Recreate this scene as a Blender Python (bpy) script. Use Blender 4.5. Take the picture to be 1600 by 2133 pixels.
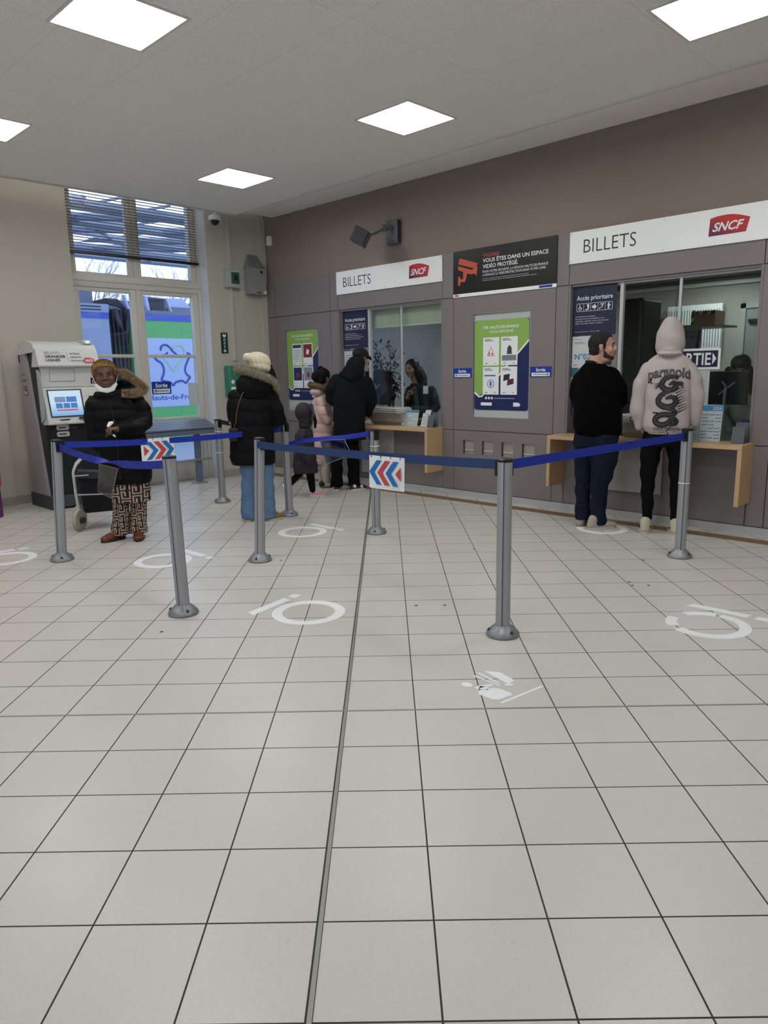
import bpy, bmesh, math, random
import numpy as np
from mathutils import Vector, Matrix
from mathutils.bvhtree import BVHTree
random.seed(7); np.random.seed(7)
SC = bpy.context.scene
COL = SC.collection
for o in list(bpy.data.objects): bpy.data.objects.remove(o)

# ---------------------------------------------------------------- camera
# room axes: x runs along the ticket counter wall (plane y=0), window wall is near x=0, z up, metres
CAM = Vector((8.9, -6.47, 1.42))
FWD = Vector((-.6905, .6984, -.1913)).normalized()
ROLL = math.radians(-1.068)
cam = bpy.data.cameras.new('camera'); camo = bpy.data.objects.new('camera', cam); COL.objects.link(camo)
rt = FWD.cross(Vector((0, 0, 1))).normalized(); up = rt.cross(FWD)
r2 = math.cos(ROLL)*rt + math.sin(ROLL)*up; u2 = -math.sin(ROLL)*rt + math.cos(ROLL)*up
camo.matrix_world = Matrix(((r2.x, u2.x, -FWD.x, CAM.x), (r2.y, u2.y, -FWD.y, CAM.y), (r2.z, u2.z, -FWD.z, CAM.z), (0, 0, 0, 1)))
cam.sensor_fit = 'HORIZONTAL'; cam.sensor_width = 36; cam.lens = 36*1492.18/1600
cam.clip_start = .05; cam.clip_end = 300
SC.camera = camo

# ---------------------------------------------------------------- world, exposure
LAMP = 8.6          # strength of the ceiling panels
OFFICE_LAMP = 7.0
SKY = 0.95
wd = bpy.data.worlds.new('sky'); SC.world = wd; wd.use_nodes = True
nt = wd.node_tree; bg = nt.nodes['Background']
tcn = nt.nodes.new('ShaderNodeTexCoord'); sep = nt.nodes.new('ShaderNodeSeparateXYZ'); rmp = nt.nodes.new('ShaderNodeValToRGB')
nt.links.new(tcn.outputs['Generated'], sep.inputs[0]); nt.links.new(sep.outputs['Z'], rmp.inputs[0]); nt.links.new(rmp.outputs[0], bg.inputs[0])
rmp.color_ramp.elements[0].position = 0; rmp.color_ramp.elements[0].color = (.80, .88, 1, 1)
rmp.color_ramp.elements[1].position = .6; rmp.color_ramp.elements[1].color = (.68, .80, 1, 1)
bg.inputs[1].default_value = SKY
SC.view_settings.view_transform = 'Standard'; SC.view_settings.look = 'None'
SC.view_settings.exposure = 1.36; SC.view_settings.gamma = 1; SC.view_settings.use_curve_mapping = False

# ---------------------------------------------------------------- materials
def lin(h):
    h = h.lstrip('#'); c = [int(h[i:i+2], 16)/255 for i in (0, 2, 4)]
    return tuple(x/12.92 if x <= .04045 else ((x+.055)/1.055)**2.4 for x in c) + (1,)
MATS = {}
def mat(name, hexc, rough=.6, metal=0, bump=0, scale=60, vary=0, vscale=8, emit=0, sheen=0, spec=None, stretch=(1, 1, 1), coat=0):
    if name in MATS: return MATS[name]
    m = bpy.data.materials.new(name); m.use_nodes = True; MATS[name] = m
    nt = m.node_tree; b = nt.nodes['Principled BSDF']
    b.inputs['Base Color'].default_value = lin(hexc); b.inputs['Roughness'].default_value = rough; b.inputs['Metallic'].default_value = metal
    if spec is not None: b.inputs['Specular IOR Level'].default_value = spec
    if coat: b.inputs['Coat Weight'].default_value = coat
    if sheen: b.inputs['Sheen Weight'].default_value = sheen
    if emit: b.inputs['Emission Color'].default_value = lin(hexc); b.inputs['Emission Strength'].default_value = emit
    if bump or vary:
        tc = nt.nodes.new('ShaderNodeTexCoord'); mp = nt.nodes.new('ShaderNodeMapping'); mp.inputs['Scale'].default_value = stretch
        nt.links.new(tc.outputs['Object'], mp.inputs[0])
    if bump:
        n = nt.nodes.new('ShaderNodeTexNoise'); n.inputs['Scale'].default_value = scale; n.inputs['Detail'].default_value = 3
        bp = nt.nodes.new('ShaderNodeBump'); bp.inputs['Strength'].default_value = bump; bp.inputs['Distance'].default_value = .01
        nt.links.new(mp.outputs[0], n.inputs['Vector']); nt.links.new(n.outputs[0], bp.inputs['Height']); nt.links.new(bp.outputs[0], b.inputs['Normal'])
    if vary:
        n = nt.nodes.new('ShaderNodeTexNoise'); n.inputs['Scale'].default_value = vscale; n.inputs['Detail'].default_value = 4
        mx = nt.nodes.new('ShaderNodeMix'); mx.data_type = 'RGBA'
        c = lin(hexc); mx.inputs[6].default_value = tuple(x*(1-vary) for x in c[:3])+(1,); mx.inputs[7].default_value = tuple(min(1, x*(1+vary)) for x in c[:3])+(1,)
        nt.links.new(mp.outputs[0], n.inputs['Vector']); nt.links.new(n.outputs[0], mx.inputs[0]); nt.links.new(mx.outputs[2], b.inputs['Base Color'])
    return m
def nd(nt, typ, **kw):
    n = nt.nodes.new('ShaderNode'+typ)
    for k, v in kw.items(): setattr(n, k, v)
    return n
def mth(nt, op, a, b=None, c=None):
    n = nt.nodes.new('ShaderNodeMath'); n.operation = op
    for i, v in enumerate((a, b, c)):
        if v is None: continue
        if isinstance(v, (int, float)): n.inputs[i].default_value = v
        else: nt.links.new(v, n.inputs[i])
    return n.outputs[0]
def mixc(nt, fac, a, b):
    mx = nt.nodes.new('ShaderNodeMix'); mx.data_type = 'RGBA'
    for i, v in ((0, fac), (6, a), (7, b)):
        if isinstance(v, tuple) or isinstance(v, (int, float)): mx.inputs[i].default_value = v
        else: nt.links.new(v, mx.inputs[i])
    return mx.outputs[2]
def glass(name, tint='#eef6f4', refl=1.0):
    m = bpy.data.materials.new(name); m.use_nodes = True; MATS[name] = m; nt = m.node_tree; nt.nodes.clear()
    o = nd(nt, 'OutputMaterial'); t = nd(nt, 'BsdfTransparent'); t.inputs[0].default_value = lin(tint)
    g = nd(nt, 'BsdfGlossy'); g.inputs['Roughness'].default_value = .02
    ge = nd(nt, 'NewGeometry'); dt = nd(nt, 'VectorMath', operation='DOT_PRODUCT'); nt.links.new(ge.outputs['Normal'], dt.inputs[0]); nt.links.new(ge.outputs['Incoming'], dt.inputs[1])
    q = mth(nt, 'POWER', mth(nt, 'SUBTRACT', 1, mth(nt, 'ABSOLUTE', dt.outputs['Value'])), 5); k = mth(nt, 'MULTIPLY', mth(nt, 'ADD', mth(nt, 'MULTIPLY', q, .96), .045), refl)
    mx = nd(nt, 'MixShader'); nt.links.new(k, mx.inputs[0]); nt.links.new(t.outputs[0], mx.inputs[1]); nt.links.new(g.outputs[0], mx.inputs[2]); nt.links.new(mx.outputs[0], o.inputs[0])
    return m

# ---------------------------------------------------------------- objects
WM = {}
def wmat(o): return WM.get(o.name, Matrix.Identity(4)) if o else Matrix.Identity(4)
def thing(name, label, cat, loc=(0, 0, 0), rz=0, group=None):
    o = bpy.data.objects.new(name, None); COL.objects.link(o); o.empty_display_size = .05
    o.location = loc; o.rotation_euler = (0, 0, rz); o['label'] = label; o['category'] = cat
    if group: o['group'] = group
    WM[o.name] = Matrix.Translation(loc) @ Matrix.Rotation(rz, 4, 'Z')
    return o
def tag(o, label, cat, group=None):
    o['label'] = label; o['category'] = cat
    if group: o['group'] = group
    return o
def struct(o): o['kind'] = 'structure'; return o
def link(name, me, parent=None):
    o = bpy.data.objects.new(name, me); COL.objects.link(o)
    if parent: o.parent = parent; WM[o.name] = wmat(parent)
    return o
def dup(root, loc, rz=None, label=None):
    r = root.copy(); COL.objects.link(r); r.location = loc
    if rz is not None: r.rotation_euler = (0, 0, rz)
    if label: r['label'] = label
    for ch in list(root.children):
        c = ch.copy(); COL.objects.link(c); c.parent = r
        for g in ch.children:
            d = g.copy(); COL.objects.link(d); d.parent = c
    return r

class Fr:
    """a flat frame standing in the room: origin, reading direction, up, outward normal"""
    def __init__(s, o, r, u=(0, 0, 1), n=None):
        s.o = Vector(o); s.r = Vector(r).normalized(); s.u = Vector(u).normalized(); s.n = Vector(n).normalized() if n else s.r.cross(s.u)
    def __call__(s, a, b, d=0): return s.o + s.r*a + s.u*b + s.n*d
CW = Fr((0, 0, 0), (1, 0, 0))            # counter wall, a=x, b=z, outward = -y
def WW(x): return Fr((x, 0, 0), (0, 1, 0))  # faces parallel to the window wall, a=y, b=z, outward = +x
FL = Fr((0, 0, 0), (1, 0, 0), (0, 1, 0))  # floor plan, outward = +z

class MB:
    def __init__(s): s.v = []; s.f = []; s.m = []; s.mats = []
    def mi(s, m):
        if m is None: return 0
        if m not in s.mats: s.mats.append(m)
        return s.mats.index(m)
    def add(s, vs, fs, m=None):
        k = len(s.v); i = s.mi(m); s.v += [Vector(v) for v in vs]
        for f in fs: s.f.append([k+j for j in f]); s.m.append(i)
        return s
    def hexa(s, c, m=None):  # 8 corners, bottom 4 then top 4
        return s.add(c, [(3, 2, 1, 0), (4, 5, 6, 7), (0, 1, 5, 4), (1, 2, 6, 5), (2, 3, 7, 6), (3, 0, 4, 7)], m)
    def box(s, x0, x1, y0, y1, z0, z1, m=None):
        return s.hexa([(x0, y0, z0), (x1, y0, z0), (x1, y1, z0), (x0, y1, z0), (x0, y0, z1), (x1, y0, z1), (x1, y1, z1), (x0, y1, z1)], m)
    def rbox(s, x0, x1, y0, y1, z0, z1, b=.004, m=None):
        """box with bevelled edges"""
        bm = bmesh.new(); bmesh.ops.create_cube(bm, size=1)
        for v in bm.verts: v.co = Vector(((x0+x1)/2+v.co.x*(x1-x0), (y0+y1)/2+v.co.y*(y1-y0), (z0+z1)/2+v.co.z*(z1-z0)))
        bmesh.ops.bevel(bm, geom=bm.edges[:], offset=b, segments=2, affect='EDGES', profile=.5)
        bm.verts.index_update(); s.add([v.co.copy() for v in bm.verts], [[v.index for v in f.verts] for f in bm.faces], m); bm.free(); return s
    def prism(s, F, pts, d0, d1, m=None):
        n = len(pts); a = [F(p[0], p[1], d0) for p in pts]; b = [F(p[0], p[1], d1) for p in pts]
        ar = sum(pts[i][0]*pts[(i+1) % n][1]-pts[(i+1) % n][0]*pts[i][1] for i in range(n))
        idx = list(range(n))
        if (ar < 0) ^ (d1 < d0): idx.reverse()
        fs = [[i+n for i in idx], [i for i in reversed(idx)]]
        for k in range(n):
            i, j = idx[k], idx[(k+1) % n]; fs.append((i, j, j+n, i+n))
        return s.add(a+b, fs, m)
    def ring(s, F, outer, inner, d0, d1, m=None):
        """closed band between two outlines with the same count"""
        n = len(outer); V = [F(p[0], p[1], d) for d in (d0, d1) for p in outer+inner]
        fs = []
        for i in range(n):
            j = (i+1) % n
            fs += [(2*n+i, 2*n+j, 3*n+j, 3*n+i), (i, n+i, n+j, j), (i, j, 2*n+j, 2*n+i), (n+j, n+i, 3*n+i, 3*n+j)]
        return s.add(V, fs, m)
    def tube(s, pts, r, n=10, m=None, cap=True):
        pts = [Vector(p) for p in pts]; rs = r if isinstance(r, (list, tuple)) else [r]*len(pts)
        V = []; ref = None
        for i, p in enumerate(pts):
            t = (pts[min(i+1, len(pts)-1)]-pts[max(i-1, 0)]).normalized()
            if ref is None: ref = t.orthogonal().normalized()
            ref = (ref-t*ref.dot(t)).normalized(); b = t.cross(ref)
            V += [p+(ref*math.cos(2*math.pi*k/n)+b*math.sin(2*math.pi*k/n))*rs[i] for k in range(n)]
        fs = [(i*n+k, i*n+(k+1) % n, (i+1)*n+(k+1) % n, (i+1)*n+k) for i in range(len(pts)-1) for k in range(n)]
        if cap: fs += [list(range(n))[::-1], [(len(pts)-1)*n+k for k in range(n)]]
        return s.add(V, fs, m)
    def lathe(s, o, prof, n=24, m=None, axis=(0, 0, 1)):
        o = Vector(o); a = Vector(axis).normalized(); e = a.orthogonal().normalized(); g = a.cross(e)
        V = [o+a*z+(e*math.cos(2*math.pi*k/n)+g*math.sin(2*math.pi*k/n))*max(r, 1e-4) for r, z in prof for k in range(n)]
        L = len(prof); fs = [(i*n+k, i*n+(k+1) % n, (i+1)*n+(k+1) % n, (i+1)*n+k) for i in range(L-1) for k in range(n)]
        fs += [list(range(n))[::-1], [(L-1)*n+k for k in range(n)]]
        return s.add(V, fs, m)
    def build(s, name, m=None, parent=None, local=False, smooth=False):
        me = bpy.data.meshes.new(name)
        M = Matrix.Identity(4) if local else wmat(parent).inverted()
        me.from_pydata([M @ v for v in s.v], [], s.f)
        ms = s.mats if s.mats else ([m] if m else [])
        for x in ms: me.materials.append(x)
        if s.mats: me.polygons.foreach_set('material_index', s.m)
        if smooth:
            me.polygons.foreach_set('use_smooth', [True]*len(me.polygons))
            try: me.set_sharp_from_angle(angle=math.radians(smooth if smooth > 1 else 40))
            except Exception: pass
        me.update(); return link(name, me, parent)
def circ(cx, cy, r, n=32, ry=None, a0=0): return [(cx+r*math.cos(a0+2*math.pi*k/n), cy+(ry or r)*math.sin(a0+2*math.pi*k/n)) for k in range(n)]
def rrect(x0, y0, x1, y1, r, n=5):
    P = []
    for cx, cy, a in ((x1-r, y1-r, 0), (x0+r, y1-r, 90), (x0+r, y0+r, 180), (x1-r, y0+r, 270)):
        for k in range(n+1):
            t = math.radians(a+90*k/n); P.append((cx+r*math.cos(t), cy+r*math.sin(t)))
    return P
def rect(x0, y0, x1, y1): return [(x0, y0), (x1, y0), (x1, y1), (x0, y1)]
def stroke(F, pts, w, d0, d1, mb, m=None, closed=False):
    """a flat band of constant width following a 2D line"""
    P = [Vector(p) for p in pts]; n = len(P); L = []; R = []
    for i in range(n):
        a = P[(i-1) % n] if closed or i else P[i]; b = P[(i+1) % n] if closed or i < n-1 else P[i]
        t = (b-a).normalized(); q = Vector((-t.y, t.x))*w/2; L.append(P[i]+q); R.append(P[i]-q)
    if closed: mb.ring(F, [tuple(x) for x in L], [tuple(x) for x in R], d0, d1, m)
    else: mb.prism(F, [tuple(x) for x in L]+[tuple(x) for x in reversed(R)], d0, d1, m) if n == 2 else [mb.prism(F, [tuple(L[i]), tuple(L[i+1]), tuple(R[i+1]), tuple(R[i])], d0, d1, m) for i in range(n-1)]
    return mb
def text(mb, F, s, a, b, size, d=.001, m=None, bold=0, sx=1, align='LEFT', width=None, shear=0, thick=.0012):
    """lettering as flat raised shapes; a,b = start of the baseline, size = cap height"""
    c = bpy.data.curves.new('lettering', 'FONT'); c.body = s; c.size = size/.69; c.align_x = align; c.offset = bold*size; c.resolution_u = 3; c.shear = shear
    o = bpy.data.objects.new('lettering', c); COL.objects.link(o); dg = bpy.context.evaluated_depsgraph_get()
    me = bpy.data.meshes.new_from_object(o.evaluated_get(dg)); bpy.data.objects.remove(o)
    xs = [v.co.x for v in me.vertices]
    if xs and width: sx = width/(max(xs)-min(xs))
    mb.add([F(a+v.co.x*sx, b+v.co.y, d) for v in me.vertices], [list(p.vertices) for p in me.polygons], m)
    bpy.data.meshes.remove(me); return mb
def holes(F, x0, x1, z0, z1, hs, d0, d1, mb, m=None):
    xs = sorted({x0, x1, *[h[0] for h in hs], *[h[1] for h in hs]}); zs = sorted({z0, z1, *[h[2] for h in hs], *[h[3] for h in hs]})
    for i in range(len(xs)-1):
        for j in range(len(zs)-1):
            cx, cz = (xs[i]+xs[i+1])/2, (zs[j]+zs[j+1])/2
            if any(h[0] < cx < h[1] and h[2] < cz < h[3] for h in hs): continue
            mb.prism(F, rect(xs[i], zs[j], xs[i+1], zs[j+1]), d0, d1, m)
    return mb

# ---------------------------------------------------------------- shared materials
BEIGE = mat('beige_wall', '#bcb8ab', .85, bump=.12, scale=120, vary=.03)
BROWN = mat('taupe_wall', '#8d8076', .8, bump=.10, scale=150, vary=.03)
LAM = mat('mauve_grey_laminate', '#7f7778', .45, bump=.02, scale=300)
DARK = mat('dark_gap', '#1b1a1b', .8)
WHITE = mat('white_gloss', '#f6f8f6', .3)
WPAINT = mat('white_window_paint', '#c9c6bd', .45)
BLACK = mat('black_plastic', '#0e0f11', .4)
ALU = mat('brushed_aluminium', '#a4a6aa', .38, metal=.75, bump=.03, scale=200, stretch=(1, 1, .02))
GREYP = mat('grey_paint_metal', '#8d9196', .5, metal=.3)
WOOD = mat('oak_laminate', '#c2a47c', .5, vary=.12, vscale=14, stretch=(1, 6, 1))
NAVY = mat('navy_print', '#16203f', .45)
BLUE = mat('sign_blue', '#12379a', .4)
INK = mat('dark_ink', '#23252b', .5)
WINK = mat('white_ink', '#eef0f0', .5)
GREYINK = mat('grey_ink', '#7d828a', .5)
RED = mat('logo_red', '#b3202d', .4)
GREEN = mat('leaf_green_print', '#8db558', .45)
GLASS = glass('clear_glass'); WGLASS = glass('window_glass', '#f0f6ff', .8)
def logo_mat():
    m = bpy.data.materials.new('logo_gradient'); m.use_nodes = True; nt = m.node_tree; b = nt.nodes['Principled BSDF']; b.inputs['Roughness'].default_value = .35
    tc = nd(nt, 'TexCoord'); sp = nd(nt, 'SeparateXYZ'); nt.links.new(tc.outputs['Generated'], sp.inputs[0]); rp = nd(nt, 'ValToRGB')
    nt.links.new(mth(nt, 'MULTIPLY', mth(nt, 'ADD', sp.outputs['X'], sp.outputs['Z']), .5), rp.inputs[0]); e = rp.color_ramp.elements
    e[0].color = lin('#5d1a4f'); e[0].position = .1; e[1].color = lin('#c22a26'); e[1].position = .6; nt.links.new(rp.outputs[0], b.inputs[0]); return m
LOGO = logo_mat()
def logo(F, a, b, w, h, d, parent, lm=None, im=None):
    """the rounded red tag with slanted white letters"""
    pts = [(0, 0), (.92, .02), (1, .72)]
    for k in range(7):
        t = k/6; pts.append((1-.58*t, .72+.28*math.sin(t*math.pi/2)))
    pts += [(.2, .98), (.02, .9)]
    mb = MB(); mb.prism(F, [(a+w*x, b+h*y) for x, y in pts], d, d+.002)
    o = mb.build('logo_tag', lm or LOGO, parent)
    t = MB(); text(t, F, 'SNCF', a+w*.08, b+h*.22, h*.42, d+.0035, bold=.035, width=w*.78, shear=.35); t.build('logo_lettering', im or WINK, o); return o
# ================================================================ setting
# floor tiles: a 0.30 m grid laid at about 45 degrees to the counter wall
TA = math.radians(44.381); TS = .30
E1 = Vector((math.cos(TA), math.sin(TA), 0)); E2 = Vector((-math.sin(TA), math.cos(TA), 0))
TO = Vector((8.9, -6.47, 0)) - (E1*.6569 + E2*-5.4942)*TS      # crossing of the tile grid on the metal joint
def tp(i, j, z=0): p = TO + E1*i*TS + E2*j*TS; return Vector((p.x, p.y, z))
def floor_mat():
    m = bpy.data.materials.new('floor_tiles'); m.use_nodes = True; nt = m.node_tree; b = nt.nodes['Principled BSDF']
    tc = nd(nt, 'TexCoord'); sub = nd(nt, 'VectorMath', operation='SUBTRACT'); nt.links.new(tc.outputs['Object'], sub.inputs[0]); sub.inputs[1].default_value = TO
    def dot(e):
        d = nd(nt, 'VectorMath', operation='DOT_PRODUCT'); nt.links.new(sub.outputs[0], d.inputs[0]); d.inputs[1].default_value = e; return mth(nt, 'DIVIDE', d.outputs['Value'], TS)
    u, v = dot(E1), dot(E2)
    def edge(x, w):
        fr = mth(nt, 'FRACT', x); a = mth(nt, 'MINIMUM', fr, mth(nt, 'SUBTRACT', 1, fr)); return mth(nt, 'LESS_THAN', a, w)
    g = mth(nt, 'MAXIMUM', edge(u, .0085), edge(v, .0085))
    cb = nd(nt, 'CombineXYZ'); nt.links.new(mth(nt, 'FLOOR', u), cb.inputs[0]); nt.links.new(mth(nt, 'FLOOR', v), cb.inputs[1])
    wn = nd(nt, 'TexWhiteNoise'); nt.links.new(cb.outputs[0], wn.inputs['Vector'])
    n1 = nd(nt, 'TexNoise'); n1.inputs['Scale'].default_value = 90; n1.inputs['Detail'].default_value = 8; nt.links.new(tc.outputs['Object'], n1.inputs['Vector'])
    n2 = nd(nt, 'TexNoise'); n2.inputs['Scale'].default_value = 3; n2.inputs['Detail'].default_value = 5; nt.links.new(tc.outputs['Object'], n2.inputs['Vector'])
    n3 = nd(nt, 'TexNoise'); n3.inputs['Scale'].default_value = 26; n3.inputs['Detail'].default_value = 6; n3.inputs['Roughness'].default_value = .7; nt.links.new(tc.outputs['Object'], n3.inputs['Vector'])
    c = mixc(nt, n1.outputs[0], lin('#bab8b2'), lin('#cecbc4'))
    c = mixc(nt, mth(nt, 'MULTIPLY', n2.outputs[0], .35), c, lin('#b3afa6'))
    c = mixc(nt, mth(nt, 'MULTIPLY', wn.outputs[0], .12), c, lin('#aeaaa1'))
    sp = mth(nt, 'MULTIPLY', mth(nt, 'GREATER_THAN', n3.outputs[0], .70), .55)
    c = mixc(nt, sp, c, lin('#7d7a74'))
    c = mixc(nt, g, c, lin('#26231f'))
    nt.links.new(c, b.inputs['Base Color'])
    ro = mth(nt, 'ADD', mth(nt, 'MULTIPLY', g, .4), mth(nt, 'ADD', mth(nt, 'MULTIPLY', n2.outputs[0], .14), .27)); nt.links.new(ro, b.inputs['Roughness'])
    bp = nd(nt, 'Bump'); bp.inputs['Strength'].default_value = .35; bp.inputs['Distance'].default_value = .003
    nt.links.new(mth(nt, 'SUBTRACT', mth(nt, 'MULTIPLY', n1.outputs[0], .15), g), bp.inputs['Height']); nt.links.new(bp.outputs[0], b.inputs['Normal'])
    return m
f = MB().box(-.3, 14, -12, 3.2, -.1, 0).build('floor', floor_mat()); struct(f)
def strip(i0, j0, i1, j1, w, z, name, m):
    a, b = tp(i0, j0), tp(i1, j1); t = (b-a).normalized(); q = Vector((-t.y, t.x, 0))*w/2
    mb = MB(); mb.hexa([a-q, b-q, b+q, a+q]+[p+Vector((0, 0, z)) for p in (a-q, b-q, b+q, a+q)]); return struct(mb.build(name, m))
JM = mat('joint_metal', '#8b8b88', .45, metal=.4); JD = mat('joint_dark', '#2a2824', .8)
strip(0, -2.6, 0, 26.6, .019, .0012, 'trim_1', JD); strip(.006, -2.6, .006, 26.6, .012, .0022, 'trim_2', JM)
strip(-18, 4, 14, 4, .009, .0016, 'trim_3', JM)
struct(MB().box(.45, 12.4, -.325, -.185, 0, .003).build('trim_4', mat('brown_floor_strip', '#7a5d3f', .6, vary=.1, vscale=3)))

# ceiling
CZ = 3.46
def ceil_mat():
    m = bpy.data.materials.new('ceiling_tiles'); m.use_nodes = True; nt = m.node_tree; b = nt.nodes['Principled BSDF']; b.inputs['Roughness'].default_value = .9
    tc = nd(nt, 'TexCoord'); sp = nd(nt, 'SeparateXYZ'); nt.links.new(tc.outputs['Object'], sp.inputs[0])
    def edge(x, o, per, w):
        fr = mth(nt, 'FRACT', mth(nt, 'DIVIDE', mth(nt, 'SUBTRACT', x, o), per)); a = mth(nt, 'MINIMUM', fr, mth(nt, 'SUBTRACT', 1, fr)); return mth(nt, 'LESS_THAN', a, w/per)
    g = mth(nt, 'MAXIMUM', edge(sp.outputs['X'], 4.30, 1.215, .0025), edge(sp.outputs['Y'], -.84, .6, .0025))
    vo = nd(nt, 'TexVoronoi'); vo.inputs['Scale'].default_value = 55; vo.inputs['Randomness'].default_value = .35; nt.links.new(tc.outputs['Object'], vo.inputs['Vector'])
    ho = mth(nt, 'LESS_THAN', vo.outputs['Distance'], .28)
    c = mixc(nt, mth(nt, 'MULTIPLY', ho, .30), lin('#efece7'), lin('#a5a19c')); c = mixc(nt, mth(nt, 'MULTIPLY', g, .18), c, lin('#6f6b67'))
    nt.links.new(c, b.inputs['Base Color'])
    bp = nd(nt, 'Bump'); bp.inputs['Strength'].default_value = .4; bp.inputs['Distance'].default_value = .002; nt.links.new(mth(nt, 'SUBTRACT', 1, ho), bp.inputs['Height']); nt.links.new(bp.outputs[0], b.inputs['Normal'])
    return m
CMAT = ceil_mat()
lamp_xy = [(x, y) for x in (2.13, 4.58, 7.06, 9.5) for y in (-1.76, -4.22, -6.68) if (x, y) != (9.5, -6.68)]
mb = MB(); holes(Fr((0, 0, CZ), (1, 0, 0), (0, 1, 0)), .68, 12.2, -10.8, -.80, [(x-.3, x+.3, y-.3, y+.3) for x, y in lamp_xy], 0, .06, mb)
struct(mb.build('ceiling', CMAT))
TRIMW = mat('ceiling_trim_white', '#d8d6d2', .5)
mb = MB().box(.64, 12.2, -.82, -.785, CZ-.012, CZ+.07).box(.64, .675, -10.8, -.785, CZ-.012, CZ+.07); struct(mb.build('trim_5', TRIMW))
PLAS = mat('white_plaster', '#efece8', .85, bump=.05)
struct(MB().box(.42, 12.2, -1.1, .0, 3.56, 3.62).build('trim_6', PLAS))
struct(MB().box(-.4, 12.4, -11, .3, 4.0, 4.05).build('trim_7', PLAS))
DIFF = mat('lamp_diffuser', '#fdfdfc', .5, emit=LAMP)
names = {(7.06, -1.76): 'square ceiling light panel above the hooded visitor, top right of the picture', (4.58, -1.76): 'square ceiling light panel in the middle, right of the one nearest the window wall',
         (2.13, -1.76): 'square ceiling light panel nearest the tall window, the smallest looking one', (4.58, -4.22): 'square ceiling light panel at the top left, above the chevron sign posts',
         (2.13, -4.22): 'square ceiling light panel cut by the left edge of the picture'}
for x, y in lamp_xy:
    t = thing('ceiling_light', names.get((x, y), 'ceiling light panel beyond the picture, %s from the window wall, %s row from the counter' % (['first','second','third','fourth'][(2.13,4.58,7.06,9.5).index(x)], ['first','second','third','fourth'][(-1.76,-4.22,-6.68,-9.1).index(y)])), 'ceiling light', (x, y, CZ), group='recessed square ceiling lights')
    MB().box(x-.285, x+.285, y-.285, y+.285, CZ+.004, CZ+.012).build('diffuser', DIFF, t)
    mb = MB(); holes(Fr((0, 0, CZ), (1, 0, 0), (0, 1, 0)), x-.3, x+.3, y-.3, y+.3, [(x-.28, x+.28, y-.28, y+.28)], -.006, .03, mb); mb.build('frame', TRIMW, t)

# counter wall: plaster above, laminate cladding below, two ticket windows
W1 = (1.75, 3.51); W2 = (5.11, 6.87); ZS = (.07, .76, 2.22, 2.70)
mb = MB(); holes(CW, -.3, 12.4, 0, 4.0, [(W1[0], W1[1], .74, 2.22), (W2[0], W2[1], .74, 2.22)], -.16, -.012, mb); struct(mb.build('wall_counter', BROWN))
mb = MB()
cols = [(.24, .43), (.43, 1.60), (1.60, 1.75), (1.75, 3.51), (3.51, 3.67), (3.67, 4.97), (4.97, 5.11), (5.11, 6.87), (6.87, 7.02), (7.02, 8.3), (8.3, 8.45), (8.45, 10.2), (10.2, 12.2)]
G = .0035
niche = [(3.81+.2645*i, 3.965+.2645*i, .495, .65) for i in range(4)]
for (a, b) in cols:
    for k in range(3):
        if k == 1 and (a, b) in (W1, W2): continue
        hs = niche if (k == 0 and a == 3.67) else [(3.94, 4.68, .905, 2.03)] if (k == 1 and a == 3.67) else [(.62, 1.335, .905, 2.03)] if (k == 1 and a == .43) else []
        holes(CW, a+G, b-G, ZS[k]+G, ZS[k+1]-G, hs, -.012, .018, mb, LAM)
mb.prism(CW, rect(.24, .07, 12.2, 2.22), -.0125, -.0110, DARK) if 0 else None
for (a, b) in [(.24, 1.75), (3.51, 5.11), (6.87, 12.2)]: mb.prism(CW, rect(a, .07, b, 2.70), -.0118, -.0105, DARK)
for (a, b) in (W1, W2): mb.prism(CW, rect(a, .07, b, .74), -.0118, -.0105, DARK); mb.prism(CW, rect(a, 2.23, b, 2.70), -.0118, -.0105, DARK)
struct(mb.build('wall_counter_cladding', LAM))
struct(MB().box(.24, 12.2, -.02, .0, 0, .066).build('baseboard_counter', mat('kick_metal', '#b9babc', .35, metal=.2)))
# side reveals of the ticket windows
for k, (a, b) in enumerate((W1, W2)):
    mb = MB().box(a-.001, a+.02, -.016, .16, .76, 2.22).box(b-.02, b+.001, -.016, .16, .76, 2.22).box(a, b, -.0, .16, 2.20, 2.222); struct(mb.build('trim_%d' % (8+k), LAM))
# window wall
mb = MB().box(-.3, .15, -11, -2.75, 0, 4.0).box(-.3, .19, -3.66-7.3, -3.66, 0, 4.0).box(-.3, .2, -.95, .0, 0, 4.0).box(.2, .24, -.10, .0, 0, 3.56)
mb.box(-.3, 0, -2.75, -.95, 3.85, 4.0); struct(mb.build('wall_window', BEIGE))
struct(MB().box(.0, .203, -.966, -.95, 0, 4.0).build('trim_13', mat('reveal_white', '#cfd2d2', .6)))
BASE = mat('stone_baseboard', '#9c968a', .7, vary=.06)
struct(MB().box(.19, .205, -11, -3.66, 0, .10).box(.15, .165, -3.66, -2.75, 0, .10).box(.2, .215, -.95, -.12, 0, .10).build('baseboard_window', BASE))
struct(MB().box(12.2, 12.4, -11, .3, 0, 4.0).build('wall_right', BEIGE)); mb = MB(); fill_openings = [(4.6, 8.2, .05, 2.7)]; holes(Fr((0, -10.9, 0), (1, 0, 0)), -.3, 12.4, 0, 4.0, fill_openings, 0, .2, mb); struct(mb.build('wall_rear', BEIGE))
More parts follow.
